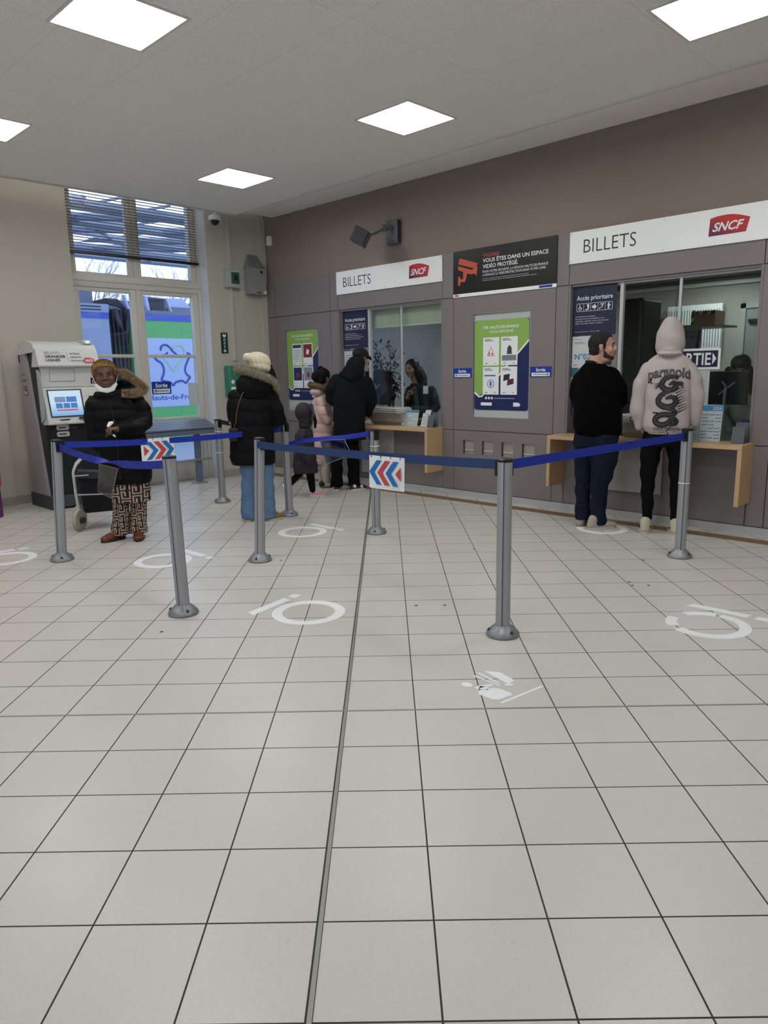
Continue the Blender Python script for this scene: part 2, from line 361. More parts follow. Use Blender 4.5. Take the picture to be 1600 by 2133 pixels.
for k, h in enumerate(fill_openings):  # added glazing behind the camera, never in view, lets in daylight as fill
    w = struct(MB().build('window_%d' % (k+4))); mb = MB(); n = 4 if k == 0 else 2
    for i in range(n+1): x = h[0]+(h[1]-h[0])*i/n; mb.box(x-.03, x+.03, -11.03, -10.97, h[2], h[3])
    for z in (h[2]+.03, 2.3, h[3]-.03): mb.box(h[0], h[1], -11.02, -10.98, z-.03, z+.03)
    mb.build('window_frame', WPAINT, w); MB().box(h[0], h[1], -11.005, -10.999, h[2], h[3]).build('window_pane', WGLASS, w)

# the tall double window
yL, yR, yM = -2.75, -.95, -1.875
wf = struct(MB().build('window_1'))
mb = MB()
X0, X1 = -.06, .0
def bar(y0, y1, z0, z1, a=X0, b=X1, r=.006): mb.rbox(a, b, y0, y1, z0, z1, r)
bar(yL, yL+.05, 0, 3.85, -.08, .02); bar(yR-.05, yR, 0, 3.85, -.08, .02); bar(yL+.01, yR-.01, 2.51, 2.655, -.078, .018)
bar(yL+.01, yR-.01, 2.575, 2.60, .017, .033)
for (a, b) in ((-2.70, -1.885), (-1.865, -1.0)):
    bar(a, a+.075, .0, 2.52); bar(b-.085, b, .0, 2.52); bar(a, b, 2.46, 2.52, X0+.004, X1-.004); bar(a, b, .0, .27, X0+.004, X1-.004)
    for z in (.835, 1.665): bar(a, b, z, z+.042, X0+.006, X1-.006)
    bar(a, a+.07, 2.64, 3.85); bar(b-.08, b, 2.64, 3.85); bar(a, b, 2.64, 2.685, X0+.004, X1-.004)
    mb.rbox(-.02, .003, a+.12, b-.12, .05, .22, .004)
bar(-1.90, -1.85, 0, 3.85, -.02, .014)
mb.build('window_frame', WPAINT, wf, smooth=True)
mb = MB()
for (a, b) in ((-2.63, -1.965), (-1.795, -1.08)):
    for (c, d) in ((.26, .84), (.87, 1.67), (1.70, 2.47), (2.68, 3.84)): mb.box(-.035, -.029, a, b, c, d)
mb.build('window_pane', WGLASS, wf)
# window film: grey patch and exit sticker on the right leaf
tag(MB().box(-.027, -.025, -1.225, -1.082, 1.02, 1.33).build('glass_patch', mat('grey_film', '#c0c8cc', .5)), 'grey rectangular film patch stuck on the right window leaf', 'sticker')
def sortie(F, a, b, w, h, d, right, label, parent=None):
    t = thing('exit_sign', label, 'sign', F(a+w/2, b, d)); mb = MB(); mb.prism(F, rect(a, b, a+w, b+h), d, d+.004); mb.build('backing', BLUE, t)
    mb = MB(); mb.prism(F, rect(a+.018*w/.25, b+h*.08, a+w-.018*w/.25, b+h*.42), d+.004, d+.0055); pl = mb.build('arrow_field', WINK, t)
    c = b+h*.25; x0, x1 = a+w*.13, a+w*.87; s = -1 if not right else 1; tip = x1 if right else x0; tail = x0 if right else x1
    mb = MB(); mb.prism(F, rect(min(tip, tail)+.004, c-h*.026, max(tip, tail)-.004, c+h*.026), d+.006, d+.007)
    stroke(F, [(tip-s*h*.16, c+h*.12), (tip, c), (tip-s*h*.16, c-h*.12)], h*.06, d+.006, d+.0072, mb); mb.build('arrow', INK, pl)
    mb = MB(); text(mb, F, 'Sortie', a+w/2, b+h*.55, h*.30, d+.005, align='CENTER', bold=.035); mb.build('lettering', WINK, t)
sortie(WW(-.03), -1.765, 1.19, .28, .165, .003, False, 'blue and white exit sign with left arrow stuck on the window glass')
# venetian blind in front of the upper panes
t = thing('venetian_blind', 'brown slatted venetian blind half lowered over the top of the tall window', 'blind', (.06, -1.86, 2.86))
BM = mat('blind_slat_brown', '#85796d', .5)
mb = MB(); z = 2.93
while z < 3.80:
    mb.hexa([(.045, -2.72, z-.001), (.080, -2.72, z+.001), (.080, -1.0, z+.001), (.045, -1.0, z-.001), (.045, -2.72, z+.0003), (.080, -2.72, z+.0023), (.080, -1.0, z+.0023), (.045, -1.0, z+.0003)]); z += .0335
mb.build('slat_stack', BM, t)
MB().rbox(.04, .085, -2.72, -1.0, 2.875, 2.91, .006).build('bottom_rail', mat('blind_rail_dark', '#1d1a18', .4), t)
for y in (-2.5, -1.86, -1.22): MB().tube([(.088, y, 2.9), (.088, y, 3.8)], .0018, 6).build('cord', BM, t)
# ================================================================ outside
def OUT(y, z, x=-6.0):    # widen a measure taken at 3 m outside to the train's distance
    k = (8.9-x)/11.9; return (-6.47+(y+6.47)*k, 1.42+(z-1.42)*k)
TLAV = mat('train_pale_panel', '#8b99b8', .4); TBLUE = mat('train_blue', '#2a4fb0', .35); TGREEN = mat('train_green', '#55a860', .4); TDARK = mat('train_gangway', '#2b2f3c', .7, bump=.2, scale=30)
TGREY = mat('train_roof_grey', '#6b7488', .6); TWHT = mat('train_white', '#a6b6da', .4)
tr = thing('train', 'blue, green and pale grey regional train standing outside the window', 'train', (-6, -3, -.6))
F = WW(-6.0)
def oz(z): return OUT(0, z)[1]
def oy(y): return OUT(y, 0)[0]
mb = MB(); mb.prism(F, rect(-14, -.6, oy(-.87), oz(2.38)), -2.6, 0, TLAV); mb.prism(F, rect(-14, oz(2.38), oy(-.87), oz(2.48)), -2.58, .01, TBLUE)
mb.prism(F, rect(-14, oz(2.48), oy(-.84), oz(2.62)), -2.5, -.05, TLAV)
for k in range(6): mb.prism(F, rrect(oy(-1.33-.42*k), oz(2.515), oy(-.97-.42*k), oz(2.535), .01), -.05, -.045, TDARK); mb.prism(F, rrect(oy(-1.33-.42*k), oz(2.565), oy(-.97-.42*k), oz(2.585), .01), -.05, -.045, TDARK)
mb.build('left_carriage', None, tr)
mb = MB(); mb.prism(F, rect(oy(-.48), -.6, 9, oz(2.38)), -2.6, 0, TGREEN); mb.prism(F, rect(oy(-.48), oz(2.38), 9, oz(2.49)), -2.6, .01, TBLUE)
mb.prism(F, rrect(oy(-.215), oz(.89), 8.9, oz(2.085), .02), .0, .006, TWHT); mb.prism(F, rect(oy(-.45), oz(2.49), 9, oz(2.56)), -2.4, -.1, TGREY)
mb.build('right_carriage', None, tr)
mb = MB()
for k in range(9):
    a = oy(-.80+.036*k); mb.prism(F, rect(a, -.4, a+.025, oz(2.55)), -2.3, -.10 if k % 2 else -.16)
mb.build('gangway', TDARK, tr)
mb = MB()
for k in range(5): mb.tube([F(oy(-.76+.01*k), oz(2.55), .0), F(oy(-.74+.02*k), oz(2.35-.03*k), .03), F(oy(-.62), oz(2.15-.035*k), .05), F(oy(-.50-.02*k), oz(2.35-.03*k), .03), F(oy(-.47-.01*k), oz(2.55), 0)], .022, 6)
for k in range(4): mb.tube([F(oy(-1.0), oz(2.60+.02*k), -.3), F(oy(-.8), oz(2.65+.02*k), -.2), F(oy(-.6), oz(2.62+.03*k), -.25), F(oy(-.44), oz(2.55), -.3)], .03, 6)
mb.build('hose_bundle', mat('rubber_hose', '#23252e', .6), tr)
mb = MB()
mb.prism(F, [(oy(.02), oz(2.55)), (oy(.38), oz(2.55)), (oy(.36), oz(2.80)), (oy(.0), oz(2.82))], -1.2, -.4, TGREY)
mb.prism(F, [(oy(.05), oz(2.57)), (oy(.33), oz(2.57)), (oy(.31), oz(2.78)), (oy(.03), oz(2.79))], -.4, -.37, TDARK)
mb.prism(F, [(oy(-.42), oz(2.5)), (oy(-.38), oz(2.5)), (oy(-.46), oz(2.80)), (oy(-.50), oz(2.80))], -.3, -.2, TWHT)
mb.prism(F, [(oy(-.02), oz(2.55)), (oy(.02), oz(2.55)), (oy(-.02), oz(2.82)), (oy(-.07), oz(2.82))], -.4, -.3, TWHT)
mb.prism(F, [(oy(.42), oz(2.55)), (oy(.46), oz(2.55)), (oy(.38), oz(2.80)), (oy(.34), oz(2.80))], -.4, -.3, TWHT)
mb.prism(F, rect(-14, oz(2.58), oy(-.9), oz(2.86)), -2.2, -.6, TGREY); mb.prism(F, rect(oy(-.5), oz(2.5), 9, oz(2.80)), -2.4, -1.3, TGREY); mb.prism(F, rect(oy(.5), oz(2.55), oy(1.2), oz(2.66)), -1.8, -.4, TGREY)
mb.prism(F, [(oy(.45), oz(2.66)), (oy(1.0), oz(2.66)), (oy(.8), oz(2.84)), (oy(.5), oz(2.82))], -1.8, -.6, TWHT)
mb.build('roof_equipment', None, tr)
# region outline with heart and the region name
def pp(L): return [OUT(a, b) for a, b in L]
mb = MB(); DB = mat('train_logo_blue', '#1f3f98', .4); LG = mat('train_logo_green', '#8ec5a8', .4)
def curve(P, n=6):
    R = []
    for i in range(len(P)-1):
        p0, p1, p2, p3 = [Vector(P[max(0, min(len(P)-1, i+k))]) for k in (-1, 0, 1, 2)]
        for j in range(n):
            t = j/n; R.append(tuple(.5*((2*p1)+(p2-p0)*t+(2*p0-5*p1+4*p2-p3)*t*t+(3*p1-p0-3*p2+p3)*t**3)))
    return R+[tuple(P[-1])]
stroke(F, curve(pp([(.02, 1.87), (.05, 1.95), (.13, 1.97), (.20, 1.93), (.26, 1.86), (.345, 1.79)])), .045, .008, .014, mb)
stroke(F, curve(pp([(.16, 1.84), (.08, 1.79), (-.105, 1.79)])), .045, .008, .014, mb)
stroke(F, curve(pp([(-.10, 1.80), (-.08, 1.72), (.02, 1.65), (.06, 1.55), (.04, 1.45), (.0, 1.37), (.05, 1.34), (.17, 1.31), (.22, 1.26), (.27, 1.31), (.40, 1.34), (.48, 1.30), (.53, 1.36), (.57, 1.40), (.50, 1.46), (.48, 1.55), (.53, 1.67), (.60, 1.80), (.535, 1.83)])), .045, .008, .014, mb)
mb.build('region_outline', DB, tr)
mb = MB(); stroke(F, pp([(.07, 1.76), (.25, 1.51), (.47, 1.76)]), .045, .009, .015, mb); stroke(F, curve(pp([(.47, 1.76), (.50, 1.86), (.44, 1.96), (.34, 1.97), (.26, 1.90)])), .045, .009, .015, mb); mb.build('heart_line', LG, tr)
mb = MB(); y0, z0 = OUT(-.285, 1.01); y1, _ = OUT(1.25, 1.0); text(mb, F, 'Hauts-de-France', y0, z0, .112, .008, bold=.02, width=1.33); mb.build('lettering', DB, tr)

# platform, canopy, bare trees
st = struct(MB().box(-30, -.3, -30, 20, -.1, -.02).build('ground_platform', mat('platform_asphalt', '#8f96a3', .9, vary=.1)))
tag(st, 'grey platform surface outside', 'platform') if 0 else None
cn = thing('platform_canopy', 'grey steel lattice canopy with slanted glazing bars over the platform', 'canopy', (-3, -2, 4.5))
CS = mat('canopy_steel', '#7c8698', .6); mb = MB(); ca = []
for k in range(7):
    y = -9+k*1.9; mb.tube([(-1.0, y+3.2, 3.74), (-9.5, y-3.0, 4.44)], .06, 6); mb.tube([(-1.0, y-3.2, 3.74), (-9.5, y+3.0, 4.44)], .035, 6) if k % 2 else None
for x in (-1.3, -3.1, -5.2, -7.4, -9.4): mb.tube([(x, -12, 3.72+(-x-1)*.082), (x, 6, 3.72+(-x-1)*.082)], .085, 6)
mb.build('beam', CS, cn)
mb = MB()
for k in range(24):
    y = -12+k*.75; mb.tube([(-1.0, y, 3.84), (-9.5, y, 4.54)], .022, 4)
mb.build('glazing_bar', CS, cn)
mb = MB(); mb.tube([(-2.4, 4.5, -.02), (-2.4, 4.5, 4.2)], .09, 10); mb.tube([(-2.4, -11, -.02), (-2.4, -11, 4.2)], .09, 10); mb.build('post', CS, cn)
BR = mat('bare_branch', '#6d6c7c', .9)
def tree(x, y, h, label):
    mb = MB()
    def br(p, d, L, r, lv):
        q = p+d*L; mb.tube([p, p+d*L*.5+Vector((random.uniform(-.05, .05), random.uniform(-.05, .05), 0))*L, q], [r, r*.8, r*.6], 5, cap=False)
        if lv == 0: return
        for k in range(4 if lv > 1 else 3):
            a = random.uniform(0, 6.28); s = random.uniform(.35, .75); n = (d+Vector((math.cos(a), math.sin(a), .25))*s).normalized(); br(p+d*L*random.uniform(.55, 1), n, L*random.uniform(.6, .8), r*.5, lv-1)
    br(Vector((x, y, -.1)), Vector((0, 0, 1)), h*.33, .10, 5); tag(mb.build('bare_tree', BR), label, 'tree', 'bare winter trees beyond the train')
tree(-21, 2.4, 8.0, 'leafless tree seen through the left upper pane beyond the train'); tree(-22, 6.6, 8.0, 'leafless tree seen in the middle of the right upper pane'); tree(-22, 11.2, 8.2, 'leafless tree at the right edge of the right upper pane')

# ================================================================ back office
OW = mat('office_wall', '#a9a89e', .85, vary=.03); OWL = mat('office_wall_lilac', '#b9bccb', .85)
struct(MB().box(1.0, 1.1, .16, 3.1, 0, 2.5).box(1.0, 8.6, 3.05, 3.15, 0, 2.5).box(8.5, 8.6, .16, 3.1, 0, 2.5).build('wall_office', OW))
struct(MB().box(1.1, 2.55, 3.03, 3.05, 0, 2.5).box(1.1, 1.115, .17, 3.04, 0, 2.5).build('trim_12', OWL))
struct(MB().box(1.0, 8.6, .16, 3.15, 2.5, 2.56).build('ceiling_office', mat('office_ceiling', '#8f8d84', .9)))
struct(MB().box(2.6, 8.5, 2.98, 3.05, 2.40, 2.44).build('trim_10', TRIMW))
OD = mat('office_diffuser', '#fbfdff', .5, emit=OFFICE_LAMP)
for (x, y, lab) in ((5.62, 2.35, 'lit ceiling panel inside the office, seen through the right ticket window'), (2.6, 1.7, 'ceiling panel inside the office behind the left ticket window'), (4.0, 1.4, 'ceiling panel inside the office between the two ticket windows')):
    t = thing('office_ceiling_light', lab, 'ceiling light', (x, y, 2.5)); MB().box(x-.3, x+.3, y-.16, y+.16, 2.488, 2.499).build('diffuser', OD, t)
    mb = MB(); holes(Fr((0, 0, 2.49), (1, 0, 0), (0, 1, 0)), x-.32, x+.32, y-.18, y+.18, [(x-.3, x+.3, y-.16, y+.16)], -.006, .0095, mb); mb.build('frame', TRIMW, t)
# office door, on the back wall
d = struct(MB().build('door_1')); DM = mat('office_door_grey', '#8f9390', .5)
MB().box(5.76, 6.60, 2.99, 3.03, .0, 2.10).build('door_leaf', DM, d); MB().box(5.70, 5.76, 2.97, 3.05, 0, 2.16).box(6.60, 6.66, 2.97, 3.05, 0, 2.16).box(5.70, 6.66, 2.97, 3.05, 2.10, 2.16).build('door_frame', mat('door_frame_pale', '#a9aaa4', .5), d)
MB().rbox(5.80, 6.32, 2.94, 2.985, 1.93, 1.975, .008).build('door_closer', BLACK, d)
MB().rbox(6.50, 6.57, 2.94, 2.99, .98, 1.0, .006).build('door_handle', ALU, d)
# ticket window glazing
for k, (a, b) in enumerate((W1, W2)):
    w = struct(MB().build('window_%d' % (k+2))); m = a+1.075
    MB().box(a+.545, a+1.07, .045, .053, .765, 2.2).build('window_pane', GLASS, w); MB().box(a+1.02, b-.02, .060, .068, .765, 2.2).build('window_pane', GLASS, w)
    MB().box(a+.515, a+.548, .02, .06, .765, 2.21).box(m-.012, m+.012, .03, .045, 1.0, 2.2).box(a+.02, b-.02, .035, .075, 2.185, 2.21).build('window_frame', mat('light_alu', '#c3c6c8', .4, metal=.3), w)
t = thing('roller_blind', 'beige roller blind pulled slightly down inside the left ticket window', 'blind', (2.8, .12, 1.97))
MB().box(2.27, 3.50, .115, .12, 1.985, 2.2).build('cloth', mat('blind_cloth', '#cdc8b2', .8), t); MB().rbox(2.27, 3.50, .108, .127, 1.965, 1.988, .004).build('bottom_bar', TRIMW, t)
def _u(): pass
# priority access posters
def pictos(F, a, b, w, d, m, P):
    mb = MB(); h = w/5
    mb.ring(F, rrect(a, b, a+w, b+h, .01), rrect(a+.003, b+.003, a+w-.003, b+h-.003, .008), d, d+.001)
    for k in range(1, 5): mb.prism(F, rect(a+h*k-.0012, b+.003, a+h*k+.0012, b+h-.003), d, d+.001)
    def C(k): return a+h*(k+.5), b+h*.5
    def D(k, L): cx, cy = C(k); return [(cx+x*h, cy+y*h) for x, y in L]
    def disc(k, x, y, r, ry=None): cx, cy = C(k); mb.prism(F, circ(cx+x*h, cy+y*h, r*h, 12, (ry or r)*h), d, d+.001)
    disc(0, -.05, .33, .06); stroke(F, D(0, [(-.05, .24), (-.03, -.02), (.15, -.02), (.22, -.22)]), .09*h, d, d+.001, mb)
    cx, cy = C(0); mb.ring(F, circ(cx-.04*h, cy-.14*h, .21*h, 18), circ(cx-.04*h, cy-.14*h, .14*h, 18), d, d+.001)
    mb.prism(F, D(1, [(.0, .38), (.26, .38), (.28, -.1), (.12, -.34), (-.15, -.36), (-.12, -.25), (.04, -.2), (.1, 0), (-.02, .1)]), d, d+.001); disc(1, -.22, -.3, .06)
    disc(2, 0, 0, .33, .2); stroke(F, D(2, [(.06, .34), (.06, -.36)]), .09*h, d, d+.001, mb)
    stroke(F, D(3, [(-.32, -.34), (-.1, -.1)]), .09*h, d, d+.001, mb); stroke(F, D(3, [(.02, .05), (.34, .36)]), .1*h, d, d+.001, mb)
    stroke(F, D(3, [(-.22, .2), (-.05, .33), (.15, .25), (.18, .05), (.03, -.2)]), .07*h, d, d+.001, mb)
    disc(4, -.02, .33, .08); mb.prism(F, D(4, [(-.12, .24), (.1, .24), (.16, 0), (.06, -.05), (.08, -.38), (-.14, -.38), (-.12, 0), (-.2, 0)]), d, d+.001); stroke(F, D(4, [(.05, .15), (.28, -.02)]), .06*h, d, d+.001, mb)
    mb.build('pictogram_row', m, P)
def access(a, label):
    F = Fr((0, .03, 0), (1, 0, 0)); t = thing('priority_access_poster', label, 'poster', (a+.22, .03, 1.7), group='priority access posters')
    mb = MB(); mb.prism(F, rect(a, 1.735, a+.455, 2.2), 0, .003); mb.build('print', NAVY, t)
    mb = MB(); text(mb, F, 'Accès prioritaire', a+.04, 2.07, .042, .004, bold=.01, width=.375)
    for i, s in enumerate(('Les femmes enceintes,', 'les personnes handicapées ou à', 'mobilité réduite sont prioritaires.', 'Merci de leur céder la place.')): text(mb, F, s, a+.03, 1.912-.022*i, .011, .004, width=.013*len(s)*.78)
    text(mb, F, '(article 45 de la loi du 11 février 2005)', a+.03, 1.77, .008, .004, width=.26); mb.build('lettering', WINK, t)
    pictos(F, a+.04, 1.965, .375, .004, WINK, t); return t
access(1.79, 'navy priority access poster at the left edge of the left ticket window'); access(5.135, 'navy priority access poster above the number 02 sheet')
def notice(F, a, b, w, h, lines, label, cat='notice', base=WHITE, d=.0, name='paper_notice', extra=None):
    t = thing(name, label, cat, F(a+w/2, b, d)); mb = MB(); mb.prism(F, rect(a, b, a+w, b+h), d, d+.002); mb.build('sheet', base, t)
    mb = MB()
    for (x, y, ww, hh) in lines: mb.prism(F, rect(a+w*x, b+h*y, a+w*(x+ww), b+h*(y+hh)), d+.002, d+.003)
    if lines: mb.build('printed_lines', GREYINK, t)
    return t
PAPER = mat('office_paper', '#c3cccb', .6); TEAL = mat('teal_print', '#2f5f78', .5)
F3 = Fr((0, .03, 0), (1, 0, 0))
t = notice(F3, 5.14, 1.43, .25, .30, [(.08, .90, .35, .015), (.08, .80, .4, .02), (.08, .76, .5, .02), (.08, .07, .15, .03)], 'white sheet printed with number 02 in blue, beside the dark haired man', base=PAPER)
mb = MB(); text(mb, F3, 'N°02', 5.165, 1.51, .052, .003, bold=.02, width=.17); mb.build('lettering', mat('print_blue', '#23639f', .5), t)
t = notice(F3, 5.39, 1.45, .17, .28, [], 'navy printed sheet half hidden behind the dark haired man\'s hair', base=NAVY); mb = MB(); text(mb, F3, 'ES', 5.40, 1.65, .06, .003, bold=.02); mb.build('lettering', GREYINK, t)
t = notice(F3, 5.14, 1.12, .25, .30, [(.08, .1+.06*k, .7, .02) for k in range(9)], 'pale notice with a dark teal header under the number 02 sheet', base=PAPER); mb = MB(); mb.prism(F3, rect(5.142, 1.34, 5.388, 1.418), .003, .004); mb.build('header_band', TEAL, t)
notice(F3, 5.14, .99, .25, .10, [(.08, .2+.15*k, .6, .05) for k in range(4)], 'small dark strip notice low in the right ticket window', base=NAVY)
notice(F3, 1.80, 1.30, .22, .40, [(.1, .08+.07*k, .7, .02) for k in range(12)], 'cream notice under the left priority poster, beside the black cap', base=PAPER)
# furniture of the left office bay
DESK = mat('office_desk', '#5c5a57', .5)
tag(MB().rbox(1.78, 3.48, .17, .46, .70, .735, .006).box(1.80, 1.84, .18, .44, 0, .70).box(3.42, 3.46, .18, .44, 0, .70).build('office_desk', DESK), 'grey desk behind the left ticket window', 'desk')
tag(MB().rbox(5.15, 6.84, .17, .50, .70, .735, .006).box(5.18, 5.22, .18, .48, 0, .70).box(6.78, 6.82, .18, .48, 0, .70).build('office_desk', DESK), 'grey desk behind the right ticket window', 'desk')
pl = thing('potted_plant', 'tall leafy green houseplant standing behind the left ticket window', 'plant', (1.74, 1.0, 0))
MB().lathe((1.74, 1.0, 0), [(.12, 0), (.15, .02), (.17, .30), (.175, .32), (.15, .32), (.14, .27), (.01, .27)]).build('pot', mat('terracotta_pot', '#5f4636', .8), pl, smooth=True)
stem = MB(); lf = MB()
for k in range(9):
    a = random.uniform(0, 6.28); tip = Vector((1.74+.28*math.cos(a)+.05, 1.0+.25*math.sin(a)-.1, random.uniform(1.25, 1.9))); P = [Vector((1.74, 1.0, .27)), Vector((1.74, 1.0, .9))+(tip-Vector((1.74, 1, .9)))*.25, tip]
    P = [Vector(p) for p in curve3(P)] if 0 else P; stem.tube(P, [.012, .008, .003], 6)
    for i in range(75):
        t = random.uniform(.3, 1); c = P[1].lerp(P[2], t) + Vector((random.gauss(0, .065), random.gauss(0, .06), random.gauss(0, .05)))
        u = Vector((random.uniform(-1, 1), random.uniform(-1, 1), random.uniform(-.8, .2))).normalized(); L = random.uniform(.07, .12); v = u.cross(Vector((0, 0, 1))).normalized()*L*.22
        lf.add([c, c+u*L*.4+v, c+u*L, c+u*L*.4-v], [(0, 1, 2), (0, 2, 3)])
stem.build('stem', mat('plant_stem', '#3b3a25', .8), pl); lf.build('leaf_cluster', mat('plant_leaf', '#22331f', .5), pl)
def monitor(cx, cy, cz, w, h, rz, label, arm=True):
    t = thing('computer_monitor', label, 'monitor', (cx, cy, .735), rz); M = wmat(t)
    def P(mb): mb.v = [M @ v for v in mb.v]; return mb
    z = cz-.735
    P(MB().rbox(-w/2, w/2, -.015, .02, z-h/2, z+h/2, .006)).build('housing', BLACK, t); P(MB().box(-w/2+.012, w/2-.012, .0205, .0215, z-h/2+.012, z+h/2-.012)).build('screen', mat('dark_screen', '#1c2534', .2), t)
    P(MB().tube([(0, -.03, z), (0, -.07, z), (0, -.09, z-.1), (.02, -.09, .015)], .014, 8).lathe((.02, -.09, 0), [(.08, 0), (.08, .012), (.02, .016)])).build('arm', GREYP, t, smooth=True)
    mb = MB(); F = Fr((0, -.016, z), (1, 0, 0)); stroke(F, [(-.07, -.06), (.06, .05)], .014, 0, .012, mb); stroke(F, [(-.05, .06), (.0, -.0)], .014, 0, .012, mb); P(mb).build('mounting_bracket', GREYP, t); return t
monitor(2.08, .36, 1.22, .46, .44, .0, 'black monitor seen from behind, in front of the houseplant')
monitor(6.495, .45, 1.225, .34, .30, .05, 'black monitor hiding the second clerk, behind the right ticket window')
# right office bay
tag(MB().rbox(5.34, 5.60, .55, 1.0, 0, 2.10, .03).build('tall_cabinet', mat('black_cabinet', '#17191d', .5)), 'tall black cabinet with a rounded corner just inside the right ticket window', 'cabinet')
tag(MB().rbox(5.38, 5.42, 1.05, 1.7, 0, 1.95, .005).build('wooden_panel', mat('office_wood_panel', '#6b4d33', .6)), 'brown wooden panel standing behind the tall black cabinet', 'panel')
r = thing('radiator', 'white panel radiator on the office wall, above the hooded head', 'radiator', (5.15, 2.95, 1.6)); MB().rbox(4.82, 5.50, 2.93, 3.0, 1.62, 2.18, .006).build('body', WHITE, r)
mb = MB()
for k in range(20): mb.box(4.84+.033*k, 4.848+.033*k, 2.924, 2.931, 1.66, 2.12)
mb.build('fin', GREYP, r)
t = thing('cardboard_box', 'brown box edged with black and yellow hazard tape on the office wall', 'box', (5.55, 2.2, 1.9))
sh = struct(MB().box(5.35, 5.80, 2.15, 2.6, 1.86, 1.88).build('trim_11', DM))
MB().rbox(5.42, 5.69, 2.2, 2.5, 1.885, 2.05, .004).build('carton', mat('cardboard', '#6e5540', .8), t)
mb = MB(); HY = mat('hazard_yellow', '#b59c2c', .6); F = Fr((0, 2.199, 0), (1, 0, 0))
for k in range(6): mb.prism(F, [(5.42+.045*k, 2.01), (5.445+.045*k, 2.01), (5.465+.045*k, 2.05), (5.44+.045*k, 2.05)], 0, .002, HY if k % 2 == 0 else BLACK)
for k in range(4): mb.prism(F, [(5.42, 1.885+.04*k), (5.455, 1.885+.04*k+.02), (5.455, 1.925+.04*k+.02), (5.42, 1.925+.04*k)], 0, .002, BLACK if k % 2 == 0 else HY)
mb.build('hazard_tape', None, t)
Fp = Fr((0, 1.5, 0), (1, 0, 0)); t = notice(Fp, 5.40, 1.40, .42, .46, [], 'pale printed notice board behind the hooded visitor\'s head', base=mat('dull_poster', '#8b8f92', .7))
mb = MB(); text(mb, Fp, 'POUR JUSQU\'À 4', 5.43, 1.77, .022, .003, width=.36); text(mb, Fp, 'CHANGER À QUAI', 5.43, 1.725, .022, .003, width=.36); mb.build('lettering', INK, t)
mb = MB(); stroke(Fp, [(5.80, 1.80), (5.76, 1.42)], .03, .004, .006, mb); mb.build('red_strip', mat('dark_red_strip', '#6d1f24', .6), t)
Fs = Fr((0, .035, 0), (1, 0, 0))
t = thing('exit_sign', 'white framed navy exit sign reading SORTIE on the right ticket window glass', 'sign', (6.32, .035, 1.4))
mb = MB(); mb.prism(Fs, rect(6.08, 1.395, 6.56, 1.575), 0, .003); mb.build('sheet', WINK, t); mb = MB(); mb.prism(Fs, rect(6.10, 1.415, 6.54, 1.555), .003, .004); mb.build('navy_field', NAVY, t)
mb = MB(); text(mb, Fs, 'SORTIE', 6.12, 1.435, .10, .005, bold=.03, width=.36); mb.prism(Fs, [(6.495, 1.435), (6.528, 1.485), (6.495, 1.535)], .005, .006); mb.build('lettering', WINK, t)
Fc = Fr((0, .035, 0), (1, 0, 0)); t = notice(Fc, 6.28, 1.07, .20, .32, [(.1, .1+.1*k, .75, .015) for k in range(7)], 'white notice with a blue edge under the exit sign, half behind the hoodie', base=PAPER); mb = MB(); mb.prism(Fc, rect(6.30, 1.08, 6.33, 1.38), .003, .004); mb.build('blue_stripe', BLUE, t)
def calendar(a, y, b, w, h, lean, label, hdr='#3f8fc4'):
    F = Fr((0, y, b), (1, 0, 0), (0, lean, 1)); t = thing('desk_calendar', label, 'calendar', (a+w/2, y, b)); b = 0; mb = MB(); mb.prism(F, rect(a, b, a+w, b+h), 0, .004); mb.build('card', PAPER, t)
    mb = MB(); mb.prism(F, rect(a+.004, b+h*.84, a+w-.004, b+h-.004), .004, .005); mb.build('header_band', mat('calendar_'+hdr, hdr, .5), t)
    mb = MB()
    for r in range(8):
        for c in range(3):
            if (r*3+c) % 5 != 4: x = a+w*(.06+.31*c); z = b+h*(.08+.092*r); mb.prism(F, rect(x, z, x+w*.26, z+h*.02), .004, .005); mb.prism(F, rect(x+w*.24, z, x+w*.26, z+h*.05), .004, .005)
    mb.build('date_grid', mat('calendar_teal', '#3d7f95', .5), t)
    return t
calendar(2.93, -.10, .785, .25, .19, .25, 'blue headed calendar card standing on the left counter', '#3a7fb4')
t = calendar(6.47, -.10, .785, .18, .31, .12, 'large blue headed year calendar standing on the right counter'); Fq = Fr((0, -.10, .785), (1, 0, 0), (0, .12, 1)); mb = MB(); text(mb, Fq, '2024', 6.565, .27, .025, .006); mb.build('lettering', WINK, t)
calendar(6.33, -.16, .785, .15, .17, .2, 'small calendar card on the right counter, beside the hoodie', '#3f8fc4')
HGR = mat('holder_grey', '#5a5e65', .5)
def holder(a, y, w, label, d=.06):
    t = thing('leaflet_holder', label, 'leaflet holder', (a+w/2, y, .785)); F = Fr((0, y, .785), (1, 0, 0), (.0, .22, 1))
    mb = MB(); mb.prism(F, rect(a, 0, a+w, .14), 0, .005, HGR); mb.box(a, a+w, y, y+.11, .785, .79, HGR); mb.prism(Fr((0, y+.085, .785), (1, 0, 0), (.0, .1, 1)), rect(a, 0, a+w, .17), 0, .004, HGR); mb.build('holder', None, t); return t
holder(3.40, -.17, .09, 'small dark grey leaflet stand at the right end of the left counter'); holder(6.765, -.17, .10, 'small grey leaflet stand at the right end of the right counter')
